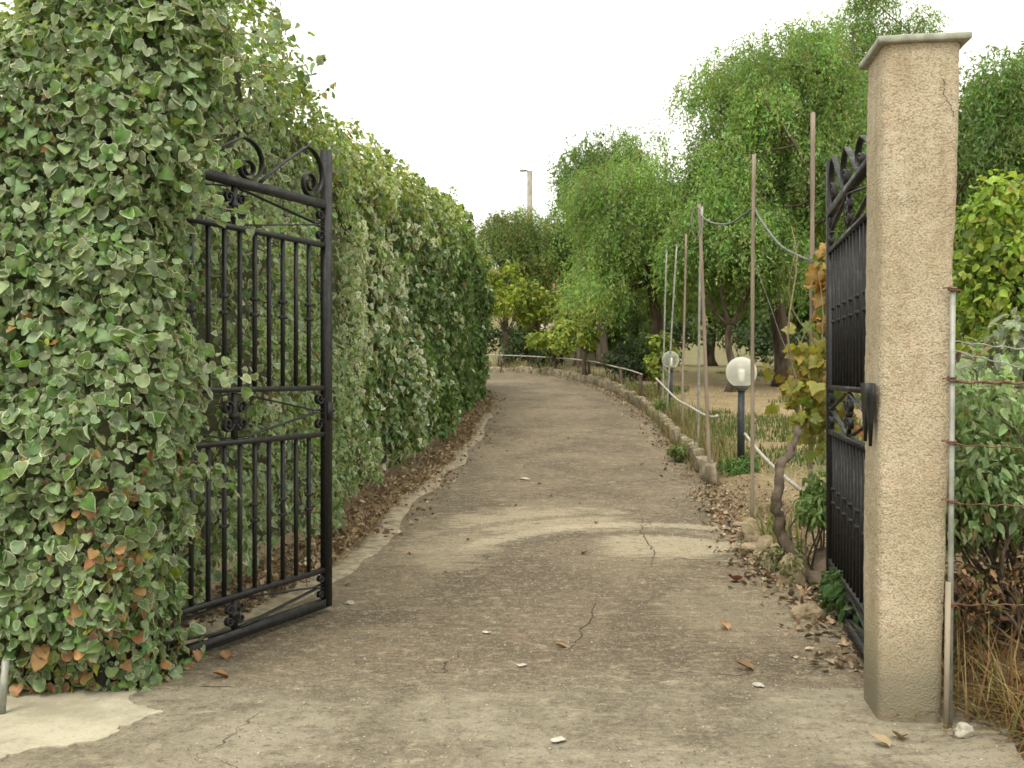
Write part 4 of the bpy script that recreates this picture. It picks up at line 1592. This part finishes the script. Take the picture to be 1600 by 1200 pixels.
# ------------------------------------------------------------------ grape vine at the stake
def build_vine():
    root = empty("grape_vine", (2.10, 7.25, .08))
    tag(root, "old grape vine with twisted trunk and autumn leaves climbing the brown stake", 'vine')
    tr = np.array([(2.12, 7.15, -.02), (2.08, 7.18, .10), (2.01, 7.2, .24), (1.955, 7.22, .38), (1.935, 7.3, .52), (1.96, 7.35, .66), (2.02, 7.5, .76), (2.16, 7.8, .88), (2.33, 8.15, 1.0), (2.48, 8.5, 1.14)])
    P = resample(tr, 40)
    P += .012 * RNG.standard_normal(P.shape)
    mb = MB()
    mb.tube(P, np.interp(np.linspace(0, 1, 40), [0, .12, .3, .6, 1], [.085, .062, .042, .036, .024]), 10, jitter=.10)
    mb.tube(limb_path((2.14, 7.16, -.02), (2.28, 7.3, .20), 7, .1), np.linspace(.10, .05, 7), 9, jitter=.1)
    mb.build("trunk", 'bark', root, True)
    mb = MB()
    ends = []
    for k in range(10):
        a = (2.5 + RNG.normal(0, .03), 8.6 + RNG.normal(0, .1), 1.05 + RNG.random() * .3)
        b = (2.66 + RNG.normal(0, .08), 8.7 + RNG.normal(0, .2), 1.2 + 1.6 * (k + 1) / 10)
        p = limb_path(a, b, 10, .08)
        mb.tube(p, np.linspace(.012, .004, 10), 5)
        ends.append(p)
    mb.build("stem", 'stem', root, True)
    # leaf positions follow the photo's two masses: orange high up, green-yellow low
    n1, n2, n3 = 110, 190, 70
    c1 = np.column_stack([RNG.normal(2.76, .06, n1), RNG.normal(8.72, .12, n1), RNG.uniform(1.92, 2.68, n1)])
    c2 = np.column_stack([RNG.normal(2.62, .14, n2), RNG.normal(8.6, .15, n2), RNG.normal(1.42, .22, n2)])
    c3 = np.column_stack([RNG.normal(2.80, .10, n3), RNG.normal(8.8, .15, n3), RNG.uniform(.8, 1.9, n3)])
    P = np.concatenate([c1, c2, c3])
    n = len(P)
    nn = unit(np.array([0, -.9, .45]) + .55 * RNG.standard_normal((n, 3)))
    R = frames(nn, np.array([0, -.1, -.9]) + .5 * RNG.standard_normal((n, 3)))
    ci = np.concatenate([jcol((.36, .27, .10), n1, .35, .12), jcol((.24, .27, .07), n2, .40, .13), jcol((.18, .24, .065), n3, .3, .13)])
    red = RNG.random(n) < .06
    ci[red] = jcol((.31, .16, .08), red.sum(), .3, .1)
    grn = RNG.random(n) < .18
    ci[grn] = jcol((.13, .22, .05), grn.sum(), .3, .15)
    sv = RNG.uniform(.075, .14, n)
    leaves_object(root, VINE5, P, R, sv, ci, np.clip(ci * np.array([1.1, .85, .7]), 0, .9), 'vine', pick_parts(P, nn, sv, np.ones(n, bool), 300), nvar=60)
    # a white cord ties the trunk to the stake
    mb = MB()
    mb.tube(limb_path((1.945, 7.33, .585), (2.44, 8.85, .50), 12, .004), .006, 6)
    o = mb.build("tie_cord", 'white', None, True)
    tag(o, "white cord tying the vine trunk to the brown stake", 'cord')


build_vine()

# ------------------------------------------------------------------ stakes, hose, rail
def pole(name, label, a, b, r, mat, group="stakes along the garden", square=False, cat='stake', cap=False):
    a, b = np.array(a, float), np.array(b, float)
    root_z = a.copy()
    mb = MB()
    P = limb_path(a, b, 14, .0018)
    mb.tube(P, np.linspace(r * 1.05, r * .95, 14) * (1 + .04 * RNG.standard_normal(14)), 4 if square else 8)
    o = mb.build(name, mat, None, not square)
    tag(o, label, cat, group)
    if cap:
        c = MB()
        c.tube([b + np.array([-.045, 0, .012]), b + np.array([.02, 0, .018])], .012, 6)
        c.build("hook", 'galv', o, True, local=True)
    return o


pole("stake", "tallest brown wooden stake, beside the grape vine", (2.66, 8.9, -.1), (2.69, 8.9, 3.84), .022, 'woodred', square=True)
pole("stake", "grey wooden stake in front of the milky globe lamp", (2.40, 9.95, -.1), (2.42, 9.95, 3.70), .020, 'wood', square=True)
pole("stake", "leaning brown stake whose tip crosses another", (2.64, 13.25, -.05), (2.51, 13.35, 3.78), .024, 'woodred')
pole("stake", "thin grey stake crossing behind the leaning brown one", (3.02, 16.2, .1), (3.04, 15.9, 4.18), .019, 'galv')
pole("stake", "reddish stake just left of the crossed pair", (3.12, 18.3, .2), (3.20, 18.3, 4.08), .020, 'woodred')
pole("stake", "pale thin stake with a small hook, rising in front of the clear globe", (3.13, 20.3, .3), (3.36, 20.3, 4.12), .018, 'galv', cap=True)
pole("stake", "thin stake with a small hook, leftmost of the row", (3.38, 22.4, .5), (3.48, 22.4, 4.26), .018, 'galv', cap=True)


def cable(name, label, pts, r, mat, cat, n=60, parts=None):
    P = resample(np.array(pts, float), n)
    mb = MB()
    mb.tube(P, r, 8)
    o = mb.build(name, mat, None, True)
    tag(o, label, cat)
    return o


h = cable("hose", "grey irrigation hose slung between the stake tops", [(2.50, 13.3, 3.70), (2.50, 13.1, 3.58), (2.53, 12.6, 3.42), (2.55, 11.7, 3.27), (2.50, 10.7, 3.22), (2.45, 10.1, 3.18), (2.46, 9.85, 3.03), (2.55, 9.5, 2.74), (2.63, 9.1, 2.58), (2.70, 8.95, 2.52), (2.80, 8.7, 2.46), (2.9, 8.6, 2.42)], .012, 'hose', 'hose')
mb = MB()
for k in range(3):
    mb.tube(spiral3 := np.column_stack([2.69 + .034 * np.cos(np.linspace(0, 6.28, 14)), 8.9 + .034 * np.sin(np.linspace(0, 6.28, 14)), np.full(14, 2.50 + .016 * k)]), .005, 5, False)
mb.build("wire_tie", 'galv', h, True)
mb = MB()
a = np.linspace(0, 2 * np.pi, 26)
mb.tube(np.column_stack([2.50 - .05 + .07 * np.cos(a), 13.22 + 0 * a, 3.52 + .20 * np.sin(a)]), .009, 6, False)
mb.build("hose_loop", 'hose', h, True)
cable("string", "slack dark string hanging from the grey stake towards the vine", [(2.43, 9.97, 2.62), (2.52, 9.75, 2.2), (2.62, 9.6, 1.8), (2.70, 9.4, 1.62)], .003, 'hose', 'string')
cable("hose", "pale hose sagging along the kerb to the leaning stake", [(3.02, 20.9, 1.42), (3.06, 19.8, 1.22), (2.98, 18.0, 1.05), (2.86, 16.0, .98), (2.75, 14.4, .93), (2.67, 13.25, .93), (2.72, 13.15, .96)], .020, 'white', 'hose')
cable("pipe", "thin pale pipe leaning from the lamp post to the vine's stake", [(3.14, 13.42, .70), (2.95, 12.0, .60), (2.80, 10.6, .50), (2.70, 9.4, .43), (2.66, 8.8, .40)], .020, 'white', 'pipe')


def build_rail():
    root = empty("rail", (2.2, 30, float(g(30))))
    tag(root, "white pipe rail on short stumps following the kerb round the bend", 'railing')
    pts = [(3.0, 23.0, 1.50), (3.12, 26.6, 1.62), (2.95, 28.5, 1.72), (2.45, 31.4, 1.92), (1.5, 34.4, 2.07), (-.4, 36.4, 2.2), (-5, 37.8, 2.3)]
    P = resample(np.array(pts), 80)
    mb = MB()
    mb.tube(P, .018, 8)
    mb.build("pipe", 'white', root, True)
    for i in (2, 22, 40, 54, 66):
        x, y, z = P[i]
        mb = MB()
        zb = float(g(y)) - .05
        mb.tube([(x, y + .03, zb), (x + .02, y + .03, (zb + z) / 2), (x, y + .03, z + .02)], [.05, .045, .04], 7, jitter=.08)
        mb.build("support", 'bark', root, True)


build_rail()

# ------------------------------------------------------------------ globe lamps
def sphere(mb, c, r, nu=32, nv=20):
    th = np.linspace(0.0, np.pi, nv)
    ph = np.linspace(0, 2 * np.pi, nu, endpoint=False)
    T, Pp = np.meshgrid(th, ph, indexing='ij')
    V = np.stack([np.sin(T) * np.cos(Pp), np.sin(T) * np.sin(Pp), np.cos(T)], -1).reshape(-1, 3) * r + np.array(c)
    idx = np.arange(nu * nv).reshape(nv, nu)
    j2 = np.roll(idx, -1, 1)
    mb.add(V, np.stack([idx[:-1], idx[1:], j2[1:], j2[:-1]], -1).reshape(-1, 4))


def lamp(label, x, y, zb, zg, rg, mat, lean=0.0):
    root = empty("garden_lamp", (x, y, zb))
    tag(root, label, 'lamp', 'globe lamps along the garden edge')
    mb = MB()
    mb.tube([(x, y, zb - .05), (x + lean, y, zg - rg - .02)], .048, 16)
    mb.build("post", 'post', root, True)
    mb = MB()
    mb.tube([(x + lean, y, zg - rg - .05), (x + lean, y, zg - rg + .0), (x + lean, y, zg - rg + .035), (x + lean, y, zg - rg + .04)], [.055, .095, .10, .06], 20)
    mb.build("collar", 'lampbase', root, True)
    mb = MB()
    sphere(mb, (x + lean, y, zg), rg)
    mb.build("globe", mat, root, True)
    mb = MB()
    mb.tube([(x + lean, y, zg - rg + .04), (x + lean, y, zg - rg * .45), (x + lean, y, zg + rg * .15), (x + lean, y, zg + rg * .22)], [.035, .04, .045, .02], 12)
    mb.build("bulb", 'bulb', root, True)


lamp("black garden lamp post with milky white globe", 3.10, 13.5, float(ground_z(3.1, 13.5)), 1.53, .208, 'globe', .01)
lamp("farther garden lamp with clear glass globe among vine leaves", 3.57, 22.4, float(ground_z(3.57, 22.4)), 1.83, .195, 'globe_clear')

# ------------------------------------------------------------------ house, utility poles
def build_house():
    cx, cy, zb = 5.1, 54.0, float(g(54)) - .1
    root = empty("house", (cx, cy, zb))
    tag(root, "small cream house with terracotta tiled roof showing between the trees", 'house')
    W, Dp, H = 7.0, 6.0, 3.7
    mb = MB()
    mb.box((cx, cy, zb + H / 2), (W, Dp, H))
    for s in (-1, 1):
        V = np.array([(cx + s * W / 2, cy - Dp / 2, zb + H), (cx + s * W / 2, cy + Dp / 2, zb + H), (cx + s * W / 2, cy, zb + H + 1.35)])
        mb.add(V, np.array([[0, 1, 2]]))
    mb.build("wall", 'housewall', root)
    # two roof slopes of rolled tiles in real relief
    mb = MB()
    nx, ny = 170, 14
    for s in (-1, 1):
        u = np.linspace(-W / 2 - .3, W / 2 + .3, nx)
        v = np.linspace(0, 1, ny)
        U, Vv = np.meshgrid(u, v)
        Y = cy + s * (Vv * (Dp / 2 + .35))
        Z = zb + H + 1.42 - Vv * (1.35 + .16) + .05 * np.abs(np.sin(U * np.pi / .24)) + .02 * (1 - (Vv * 13) % 1)
        P = np.stack([cx + U, Y, Z], -1).reshape(-1, 3)
        idx = np.arange(nx * ny).reshape(ny, nx)
        mb.add(P, np.stack([idx[:-1, :-1], idx[:-1, 1:], idx[1:, 1:], idx[1:, :-1]], -1).reshape(-1, 4))
    roof = mb.build("roof", 'rooftile', root)
    mb = MB()
    mb.tube([(cx - W / 2 - .3, cy, zb + H + 1.46), (cx + W / 2 + .3, cy, zb + H + 1.46)], .11, 8)
    mb.build("ridge", 'rooftile', roof, local=False)
    for x in (-2.2, .0, 2.2):
        mb = MB()
        mb.box((cx + x, cy - Dp / 2 - .01, zb + 1.6), (1.0, .06, 1.2))
        wf = mb.build("window", 'white', root)
        mb = MB()
        mb.box((cx + x, cy - Dp / 2 - .035, zb + 1.6), (.82, .04, 1.02))
        mb.build("pane", 'glassdark', wf)


build_house()


def utility(label, x, y, ztop, r, arm):
    root = empty("utility_pole", (x, y, float(g(y))))
    tag(root, label, 'pole')
    mb = MB()
    mb.tube([(x, y, float(g(y)) - .2), (x, y, ztop)], [r * 1.4, r], 10)
    mb.build("shaft", 'concrete', root, False)
    mb = MB()
    if arm:
        mb.tube([(x + .05, y - .05, ztop - .04), (x - .18, y - .1, ztop - .0), (x - .40, y - .12, ztop - .0)], [.04, .035, .07], 8)
        mb.box((x - .32, y - .12, ztop - .0), (.32, .16, .08))
        mb.build("lamp_arm", 'galv', root)
    else:
        mb.tube([(x - .12, y - .1, ztop), (x + .12, y - .1, ztop + .02)], .03, 6)
        mb.build("bracket", 'galv', root)


utility("slim concrete utility pole with small lamp arm, standing against the sky", .84, 47, 11.1, .13, True)
utility("short concrete post beside the light weeping tree", 2.95, 43, 6.9, .12, False)
cable("overhead_wire", "thin overhead wire from the utility pole into the trees", [(.84, 47, 10.7), (4, 46, 10.1), (9, 44, 9.9), (16, 42, 10.4)], .014, 'hose', 'wire')

# ------------------------------------------------------------------ wire fence right of the pillar
def build_fence():
    root = empty("wire_fence", (1.925, 4.33, 0))
    tag(root, "barbed wire fence on a galvanised post fixed beside the pillar", 'fence')
    mb = MB()
    mb.tube([(1.862, 4.235, .0), (1.868, 4.235, .9), (1.875, 4.235, 1.87)], .0115, 10)
    mb.build("post", 'galv', root, True)
    mb = MB()
    mb.tube([(1.842, 4.225, -.02), (1.850, 4.222, .62)], .012, 8)
    o = mb.build("lower_sleeve", 'wood', root, True)
    for x, y in ((4.4, 4.62), (7.2, 4.9)):
        mb = MB()
        mb.tube([(x, y, -.1), (x, y, 1.75)], .022, 8)
        mb.build("post", 'galv', root, True)
    for z, t in ((1.86, .008), (1.475, .014), (1.21, .008), (.96, .006), (.52, .008)):
        x = 1.862 + .007 * z
        mb = MB()
        a = np.linspace(0, 2 * np.pi, 14)
        for q in range(2):
            mb.tube(np.column_stack([x + .017 * np.cos(a), 4.235 + .017 * np.sin(a), z + t * q + .004 * np.sin(a)]), .0042, 5, False)
        mb.tube([(x - .016, 4.225, z), (x - .03, 4.232, z + .01), (x - .04, 4.24, z + .006)], .003, 5)
        mb.tube([(x + .016, 4.22, z), (x + .03, 4.21, z - .012)], .003, 5)
        mb.build("wire_tie", 'rust', root, True)
    wires = [((1.875, 1.64), (4.4, 1.50), 'galv', .0035, .03), ((1.875, 1.60), (4.4, 1.36), 'galv', .0035, .09), ((1.875, 1.468), (4.4, 1.46), 'rust', .006, .01), ((1.875, 1.20), (4.4, 1.15), 'rust', .003, .02), ((1.875, .95), (4.4, .9), 'rust', .003, .02), ((1.875, .52), (4.4, .5), 'rust', .003, .02)]
    for (x0, z0), (x1, z1), m, r, sag in wires:
        t = np.linspace(0, 1, 90)
        y = 4.235 + (4.62 - 4.235) * t
        for dx in (0, np.pi):
            pass
        P = np.column_stack([x0 + (x1 - x0) * t, y, z0 + (z1 - z0) * t - sag * 4 * t * (1 - t) + .004 * np.sin(t * 150)])
        mb = MB()
        mb.tube(P, r, 5)
        if m == 'galv' or r > .005:
            for i in range(3, 90, 5):
                for q in range(2):
                    d = RNG.standard_normal(3)
                    d = d / np.linalg.norm(d) * .022
                    mb.tube([P[i] - d, P[i] + d], .002, 4)
        mb.build("wire", m, root)


build_fence()

# ------------------------------------------------------------------ small things on the ground
mb = MB()
mb.tube([(-2.235, 4.36, .02), (-2.222, 4.37, .245)], .016, 12)
mb.tube([(-2.222, 4.37, .245), (-2.2218, 4.3702, .246)], .012, 12)
o = mb.build("pipe", 'galv', None, True)
tag(o, "short grey steel pipe standing in the pale concrete patch", 'pipe')

ROCKM = []
for v in range(5):
    n = 14
    th = np.linspace(0, np.pi, n)
    ph = np.linspace(0, 2 * np.pi, 20, endpoint=False)
    T, Pp = np.meshgrid(th, ph, indexing='ij')
    V = np.stack([np.sin(T) * np.cos(Pp), np.sin(T) * np.sin(Pp), np.cos(T)], -1).reshape(-1, 3)
    V = np.sign(V) * np.abs(V) ** .8
    V *= (1 + .75 * fbm(V + v * 9.1, 1.5, 4))[:, None]
    V = np.round(V * 3.2) / 3.2 * .35 + V * .65
    idx = np.arange(n * 20).reshape(n, 20)
    j2 = np.roll(idx, -1, 1)
    ROCKM.append(mesh_np("rock", V * .5, np.stack([idx[:-1], idx[1:], j2[1:], j2[:-1]], -1).reshape(-1, 4), None, 'rock', False))


def rock(label, x, y, s, rz=0, mat=None, group=None, k=0, sink=.25, cat='rock'):
    sink = .42 if s[0] > .12 else sink
    me = ROCKM[k % 5]
    if mat:
        me = me.copy()
        me.materials.clear()
        me.materials.append(M[mat])
    o = bpy.data.objects.new("rock", me)
    COL.objects.link(o)
    o.location = (x, y, float(max(ground_z(x, y), g(y))) + s[2] * (.5 - sink))
    o.scale = s
    o.rotation_euler = (0, 0, rz)
    tag(o, label, cat, group)
    return o


RG = "stones edging the bed by the vine"
rock("large tan rock topmost in the heap beside the iris clump", 2.22, 9.0, (.34, .36, .24), .3, k=0, group=RG)
rock("broad tan rock below the topmost one", 2.14, 8.3, (.32, .36, .22), 1.0, k=1, group=RG)
rock("tan rock nearest the vine trunk", 2.06, 7.75, (.26, .32, .26), 2.0, k=2, group=RG)
rock("grey-tan rock tucked against the vine trunk's foot", 1.98, 7.1, (.20, .22, .28), .6, k=3, group=RG)
rock("flat pale stone on the driveway edge near the gate", 1.83, 6.15, (.19, .14, .10), .2, k=4)
rock("small tan rock in the heap under the grey stake", 2.30, 9.6, (.24, .26, .15), .9, k=1, group=RG)
rock("whitish stone lying at the pillar's foot", 1.875, 4.13, (.085, .07, .055), .4, 'paper', k=2)
rock("rounded tan stone among the litter left of the heap", 1.99, 8.05, (.16, .13, .10), .9, k=3, group=RG)

# iris clumps
def blades(P, H, W, lean, col, nseg=4, curve=.5):
    n = len(P)
    t = np.linspace(0, 1, nseg + 1)
    d = unit(lean * np.array([1, 1, 0]) + 1e-6)
    side = np.stack([-d[:, 1], d[:, 0], 0 * d[:, 0]], -1)
    lm = np.linalg.norm(lean[:, :2], axis=1)
    c = P[:, None] + np.array([0, 0, 1.])[None, None] * (H[:, None] * (t * np.maximum(.10, 1 - .5 * lm)[:, None] - 0 * t ** 2))[..., None] + d[:, None] * (H * lm)[:, None, None] * (curve * t ** 2 + (1 - curve) * t)[None, :, None]
    w = (W[:, None] * (1 - t ** 1.5)[None] + .0005)[..., None] * side[:, None]
    V = np.stack([c - w, c + w], 2).reshape(n, -1, 3)
    k = 2 * (nseg + 1)
    F = np.array([[2 * i, 2 * i + 1, 2 * i + 3, 2 * i + 2] for i in range(nseg)])
    F = (np.arange(n) * k)[:, None, None] + F[None]
    return V.reshape(-1, 3), F.reshape(-1, 4), np.repeat(col, k, 0)


def iris(label, x, y, n, h, cols):
    z = float(ground_z(x, y))
    root = empty("iris_plant", (x, y, z))
    tag(root, label, 'plant', 'iris clumps in the bed')
    for k in range(n):
        P = np.array([[x + RNG.normal(0, .06), y + RNG.normal(0, .06), z - .02]])
        lean = np.array([[RNG.normal(0, .32), RNG.normal(0, .2), 0]])
        c = jcol(cols[int(RNG.integers(len(cols)))], 1, .25, .1)
        V, F, C = blades(P, np.array([h * RNG.uniform(.55, 1.05)]), np.array([.014]), lean, c, 5, .7)
        link("leaf", mesh_np("leaf", V, F, C, 'grass', True), root)


IC = [(.13, .20, .06), (.16, .23, .075), (.20, .22, .07), (.30, .24, .09)]
iris("sword-leaved iris clump beside the topmost rock", 2.27, 8.8, 22, .52, IC)
iris("iris clump with reddish leaf tips behind the vine trunk", 2.22, 8.05, 26, .50, IC + [(.30, .16, .07)])

# grass as one mass
def grass(name, label, P, H, W, cols, lean=.35, nseg=2):
    n = len(P)
    c = np.array(cols)[RNG.integers(0, len(cols), n)] * RNG.uniform(.7, 1.3, (n, 1))
    V, F, C = blades(P, H, W, RNG.normal(0, lean, (n, 3)), c, nseg)
    o = link(name, mesh_np(name, V, F, np.clip(C, 0, .8), 'grass', True))
    tag(o, label, 'grass' if 'grass' in name else 'weeds', kind='stuff')
    return o


def scatter_xy(n, x0, x1, y0, y1, scale=.6, thr=.0, seedo=0.0):
    x = RNG.uniform(x0, x1, n)
    y = RNG.uniform(y0, y1, n)
    f = fbm(np.column_stack([x, y, np.full(n, seedo)]), scale, 3)
    m = f > thr
    x, y = x[m], y[m]
    ok = ~inside(x, y, POLY)
    x, y = x[ok], y[ok]
    return np.column_stack([x, y, ground_z(x, y) - .002])


P = np.concatenate([scatter_xy(42000, 3.1, 13, 13.5, 34, .35, -.03), scatter_xy(5000, 2.8, 9, 10.5, 12.6, .7, .05), scatter_xy(6000, 3.3, 9, 16.5, 20.5, .3, -.3)])
n = len(P)
grass("grass", "patchy green grass under the garden trees", P, RNG.uniform(.06, .18, n), RNG.uniform(.006, .014, n), [(.075, .115, .03), (.10, .14, .035), (.16, .16, .06), (.055, .09, .025)])
P = np.concatenate([scatter_xy(9000, 2.3, 9, 8.2, 14, .8, -.2), scatter_xy(12000, 3.1, 12, 13.5, 28, .5, -.1, 4.0)])
n = len(P)
grass("straw_grass", "trampled straw lying over the garden soil", P, RNG.uniform(.05, .16, n), RNG.uniform(.003, .008, n), [(.42, .34, .20), (.34, .26, .14), (.26, .19, .10), (.46, .40, .26)], 1.3)
# dry grass along the kerb and among stones
Pk = []
for (x, y) in ((2.85, 15.5), (2.95, 16.6), (3.0, 17.8), (3.05, 18.9), (2.9, 14.3), (3.15, 20), (3.2, 21.4), (3.2, 24), (2.95, 26), (2.2, 32.5), (1.4, 34.5), (.2, 36.3), (2.6, 29.5), (-1, 36.9), (-3, 37.6)):
    k = 420
    q = np.column_stack([RNG.normal(x, .28, k), RNG.normal(y, .6, k), np.zeros(k)])
    q = q[~inside(q[:, 0], q[:, 1], POLY)]
    q[:, 2] = ground_z(q[:, 0], q[:, 1]) - .01
    Pk.append(q)
P = np.concatenate(Pk)
n = len(P)
grass("verge_grass", "dry straw and green grass along the kerb", P, RNG.uniform(.12, .5, n), RNG.uniform(.004, .009, n), [(.20, .17, .08), (.26, .21, .10), (.12, .14, .045), (.15, .13, .06)], .45, 3)
# dry grass at the lower right by the fence
P = np.concatenate([scatter_xy(2600, 2.08, 4.6, 3.4, 5.6, 1.0, -.5), scatter_xy(600, 1.98, 2.4, 4.0, 5.2, 1.0, -.6)])
n = len(P)
grass("dry_grass", "brown and yellow dry grass under the wire fence", P, RNG.uniform(.10, .48, n), RNG.uniform(.002, .0055, n), [(.24, .17, .075), (.17, .11, .05), (.36, .28, .12), (.11, .07, .035), (.14, .14, .05), (.20, .10, .05)], .95, 4)
# straw tufts under the hedge
P = np.column_stack([np.zeros(1), np.zeros(1), np.zeros(1)])
yy = RNG.uniform(5.3, 26, 5200)
xl = np.interp(yy, RL[:190, 1], RL[:190, 0])
xx = xl - .02 - np.abs(RNG.normal(0, .26, len(yy)))
P = np.column_stack([xx, yy, ground_z(xx, yy) - .01])
grass("dry_grass", "wispy dry grass and twigs along the foot of the hedge", P, RNG.uniform(.04, .20, len(P)), RNG.uniform(.002, .005, len(P)), [(.26, .19, .10), (.18, .12, .06), (.14, .10, .05), (.30, .24, .12)], .9, 3)

# ------------------------------------------------------------------ leaf litter
def litter(name, label, P, smin, smax, cols):
    n = len(P)
    nn = unit(np.array([0, 0, 1.]) + .45 * RNG.standard_normal((n, 3)))
    R = frames(nn, RNG.standard_normal((n, 3)))
    c = np.array(cols)[RNG.integers(0, len(cols), n)] * RNG.uniform(.6, 1.35, (n, 1))
    V, Fs, C = leaf_arrays(CURL, P, R, RNG.uniform(smin, smax, n), np.clip(c, 0, .8), np.clip(c * .85, 0, .8))
    o = link(name, mesh_np(name, V, Fs, C, 'dry', True))
    tag(o, label, 'leaf litter', kind='stuff')


BR = [(.31, .23, .145), (.37, .28, .18), (.26, .19, .12), (.43, .35, .23), (.21, .16, .105), (.34, .21, .12)]
yy = np.concatenate([RNG.uniform(5.0, 14, 3600), RNG.uniform(12, 28, 3000)])
xl = np.interp(yy, RL[:190, 1], RL[:190, 0])
xx = xl - .10 - np.abs(RNG.normal(0, .26, len(yy))) + (RNG.random(len(yy)) < .12) * RNG.uniform(0, .5, len(yy)) * (yy > 9)
P = np.column_stack([xx, yy, np.maximum(ground_z(xx, yy), g(yy)) + .004])
litter("leaf_litter", "brown fallen ivy leaves drifted along the foot of the hedge", P, .03, .07, BR)
yy = np.concatenate([RNG.uniform(5.0, 8.5, 900), RNG.uniform(7, 12, 700), RNG.uniform(13, 34, 900)])
xr = right_edge(yy)
xx = xr - .05 + RNG.normal(0, .15, len(yy)) - (yy > 13) * .05
P = np.column_stack([xx, yy, np.maximum(ground_z(xx, yy) * (xx > xr), g(yy)) + .006])
litter("leaf_litter", "reddish brown leaves gathered along the kerb and bed edge", P, .025, .065, BR)
xx, yy = RNG.uniform(2.1, 4.6, 700), RNG.uniform(3.6, 5.6, 700)
litter("leaf_litter", "dark dead leaves under the wire fence", np.column_stack([xx, yy, ground_z(xx, yy) + .02]), .03, .07, [(.10, .055, .03), (.16, .08, .045), (.22, .13, .07)])
xx, yy = RNG.normal(2.55, .32, 1500), RNG.uniform(8.0, 12.9, 1500)
ok = (xx > right_edge(yy) - .2) & (xx < 3.6)
xx, yy = xx[ok], yy[ok]
litter("leaf_litter", "crumbled pale leaves and clods over the bed between stones and lamp", np.column_stack([xx, yy, np.maximum(ground_z(xx, yy), g(yy)) + .006]), .012, .04, [(.30, .22, .13), (.40, .32, .2), (.2, .13, .08), (.15, .11, .06), (.45, .40, .3)])
# small crumbs and chips on the slab
def chips():
    n = 7400
    yy = np.concatenate([RNG.uniform(3.6, 12, 5000), RNG.uniform(5, 14, 2400)])
    xx = np.concatenate([RNG.uniform(-1.3, 1.95, 5000), np.interp(yy[5000:], RR[:190, 1], RR[:190, 0]) - np.abs(RNG.normal(0, .30, 2400))])
    V, F = [], []
    P = np.column_stack([xx, yy, g(yy) + .008])
    s = RNG.uniform(.002, .007, n)
    base = np.array([[1, 0, 0], [-.5, .8, 0], [-.5, -.8, 0], [0, 0, .8]], float)
    a = RNG.uniform(0, 6.28, n)
    Rz = np.stack([np.stack([np.cos(a), -np.sin(a), 0 * a], -1), np.stack([np.sin(a), np.cos(a), 0 * a], -1), np.stack([0 * a, 0 * a, 1 + 0 * a], -1)], 1)
    V = np.einsum('nij,vj->nvi', Rz, base) * s[:, None, None] + P[:, None]
    F = np.array([[0, 1, 3], [1, 2, 3], [2, 0, 3]])
    F = (np.arange(n) * 4)[:, None, None] + F[None]
    c = np.array([(.36, .32, .24), (.26, .21, .15), (.12, .09, .06), (.09, .07, .045), (.44, .41, .33)])[RNG.integers(0, 5, n)]
    o = link("gravel", mesh_np("gravel", V.reshape(-1, 3), F.reshape(-1, 3), np.repeat(c, 4, 0), 'dry', False))
    tag(o, "loose grit and pale chips scattered over the concrete", 'gravel', kind='stuff')


chips()

# single fallen leaves one can pick out
def fallen(label, x, y, s, col, rz, group="single dry leaves on the driveway", tilt=.2):
    V, Fs, C = leaf_arrays(CURL, np.zeros((1, 3)), np.eye(3)[None], np.array([1.]), np.array([col]), np.array([col]) * .8)
    o = link("fallen_leaf", mesh_np("fallen_leaf", V, Fs, C, 'dry', True))
    o.location = (x, y, float(g(y)) + .004)
    o.scale = (s, s, s)
    o.rotation_euler = (tilt * .4, -tilt * .3, rz)
    tag(o, label, 'leaf', group)


OR_ = (.32, .18, .09)
fallen("large curled brown leaf on the slab left of the pillar", 1.22, 5.02, .10, (.24, .15, .09), 1.2, tilt=.35)
fallen("orange-brown leaf further up, left of the edge-on gate", 1.27, 5.83, .085, (.35, .22, .12), .4)
fallen("rusty leaf on the slab nearest the ivy's lower corner", -1.40, 4.92, .085, OR_, 2.0)
fallen("orange leaf lying against the gate's bottom rail", -1.50, 5.22, .075, (.30, .17, .08), .3)
fallen("brown leaf in the middle of the lower driveway", .30, 5.45, .07, (.40, .24, .11), 1.7)
fallen("brown leaf beside the bed's loose stones", 1.62, 7.2, .13, (.30, .13, .06), 2.7, tilt=.3)
fallen("tan leaf near the joint by the pillar", 1.58, 5.15, .075, (.42, .29, .15), 2.2)
fallen("tan leaf on the apron below the pillar", 1.52, 4.0, .08, (.40, .31, .18), .9)
fallen("pair-lobed tan leaf close to the pillar's foot", 1.60, 4.12, .085, (.40, .28, .15), 2.9)
for k in range(20):
    y = RNG.uniform(5.2, 20)
    x = np.interp(y, RL[:190, 1], RL[:190, 0]) + RNG.random() * 3.2
    fallen("small dry brown leaf lying singly on the driveway", x, y, RNG.uniform(.04, .07), tuple(np.array(BR[int(RNG.integers(6))]) * 1.1), RNG.uniform(0, 6), "small single leaves on the driveway")

# pale paper-white chips
def chip(label, x, y, s):
    me = ROCKM[int(RNG.integers(5))].copy()
    me.materials.clear()
    me.materials.append(M['paper'])
    o = bpy.data.objects.new("white_chip", me)
    COL.objects.link(o)
    o.location = (x, y, float(g(y)) + .012)
    o.scale = (s, s * .7, s * .18)
    o.rotation_euler = (0, 0, RNG.uniform(0, 6))
    tag(o, label, 'chip', "pale chips on the concrete")


chip("white chip lying just right of the left gate post", -1.06, 6.5, .085)
chip("flat white chip on the apron in the foreground", .19, 4.06, .06)
chip("white chip on the driveway in front of the joint's middle", .05, 5.1, .05)
chip("white chip to the left of the driveway's middle", -.15, 5.75, .05)
chip("white chip towards the edge-on gate", 1.18, 4.78, .06)
chip("white chip in the upper middle of the driveway", .18, 13.2, .16)
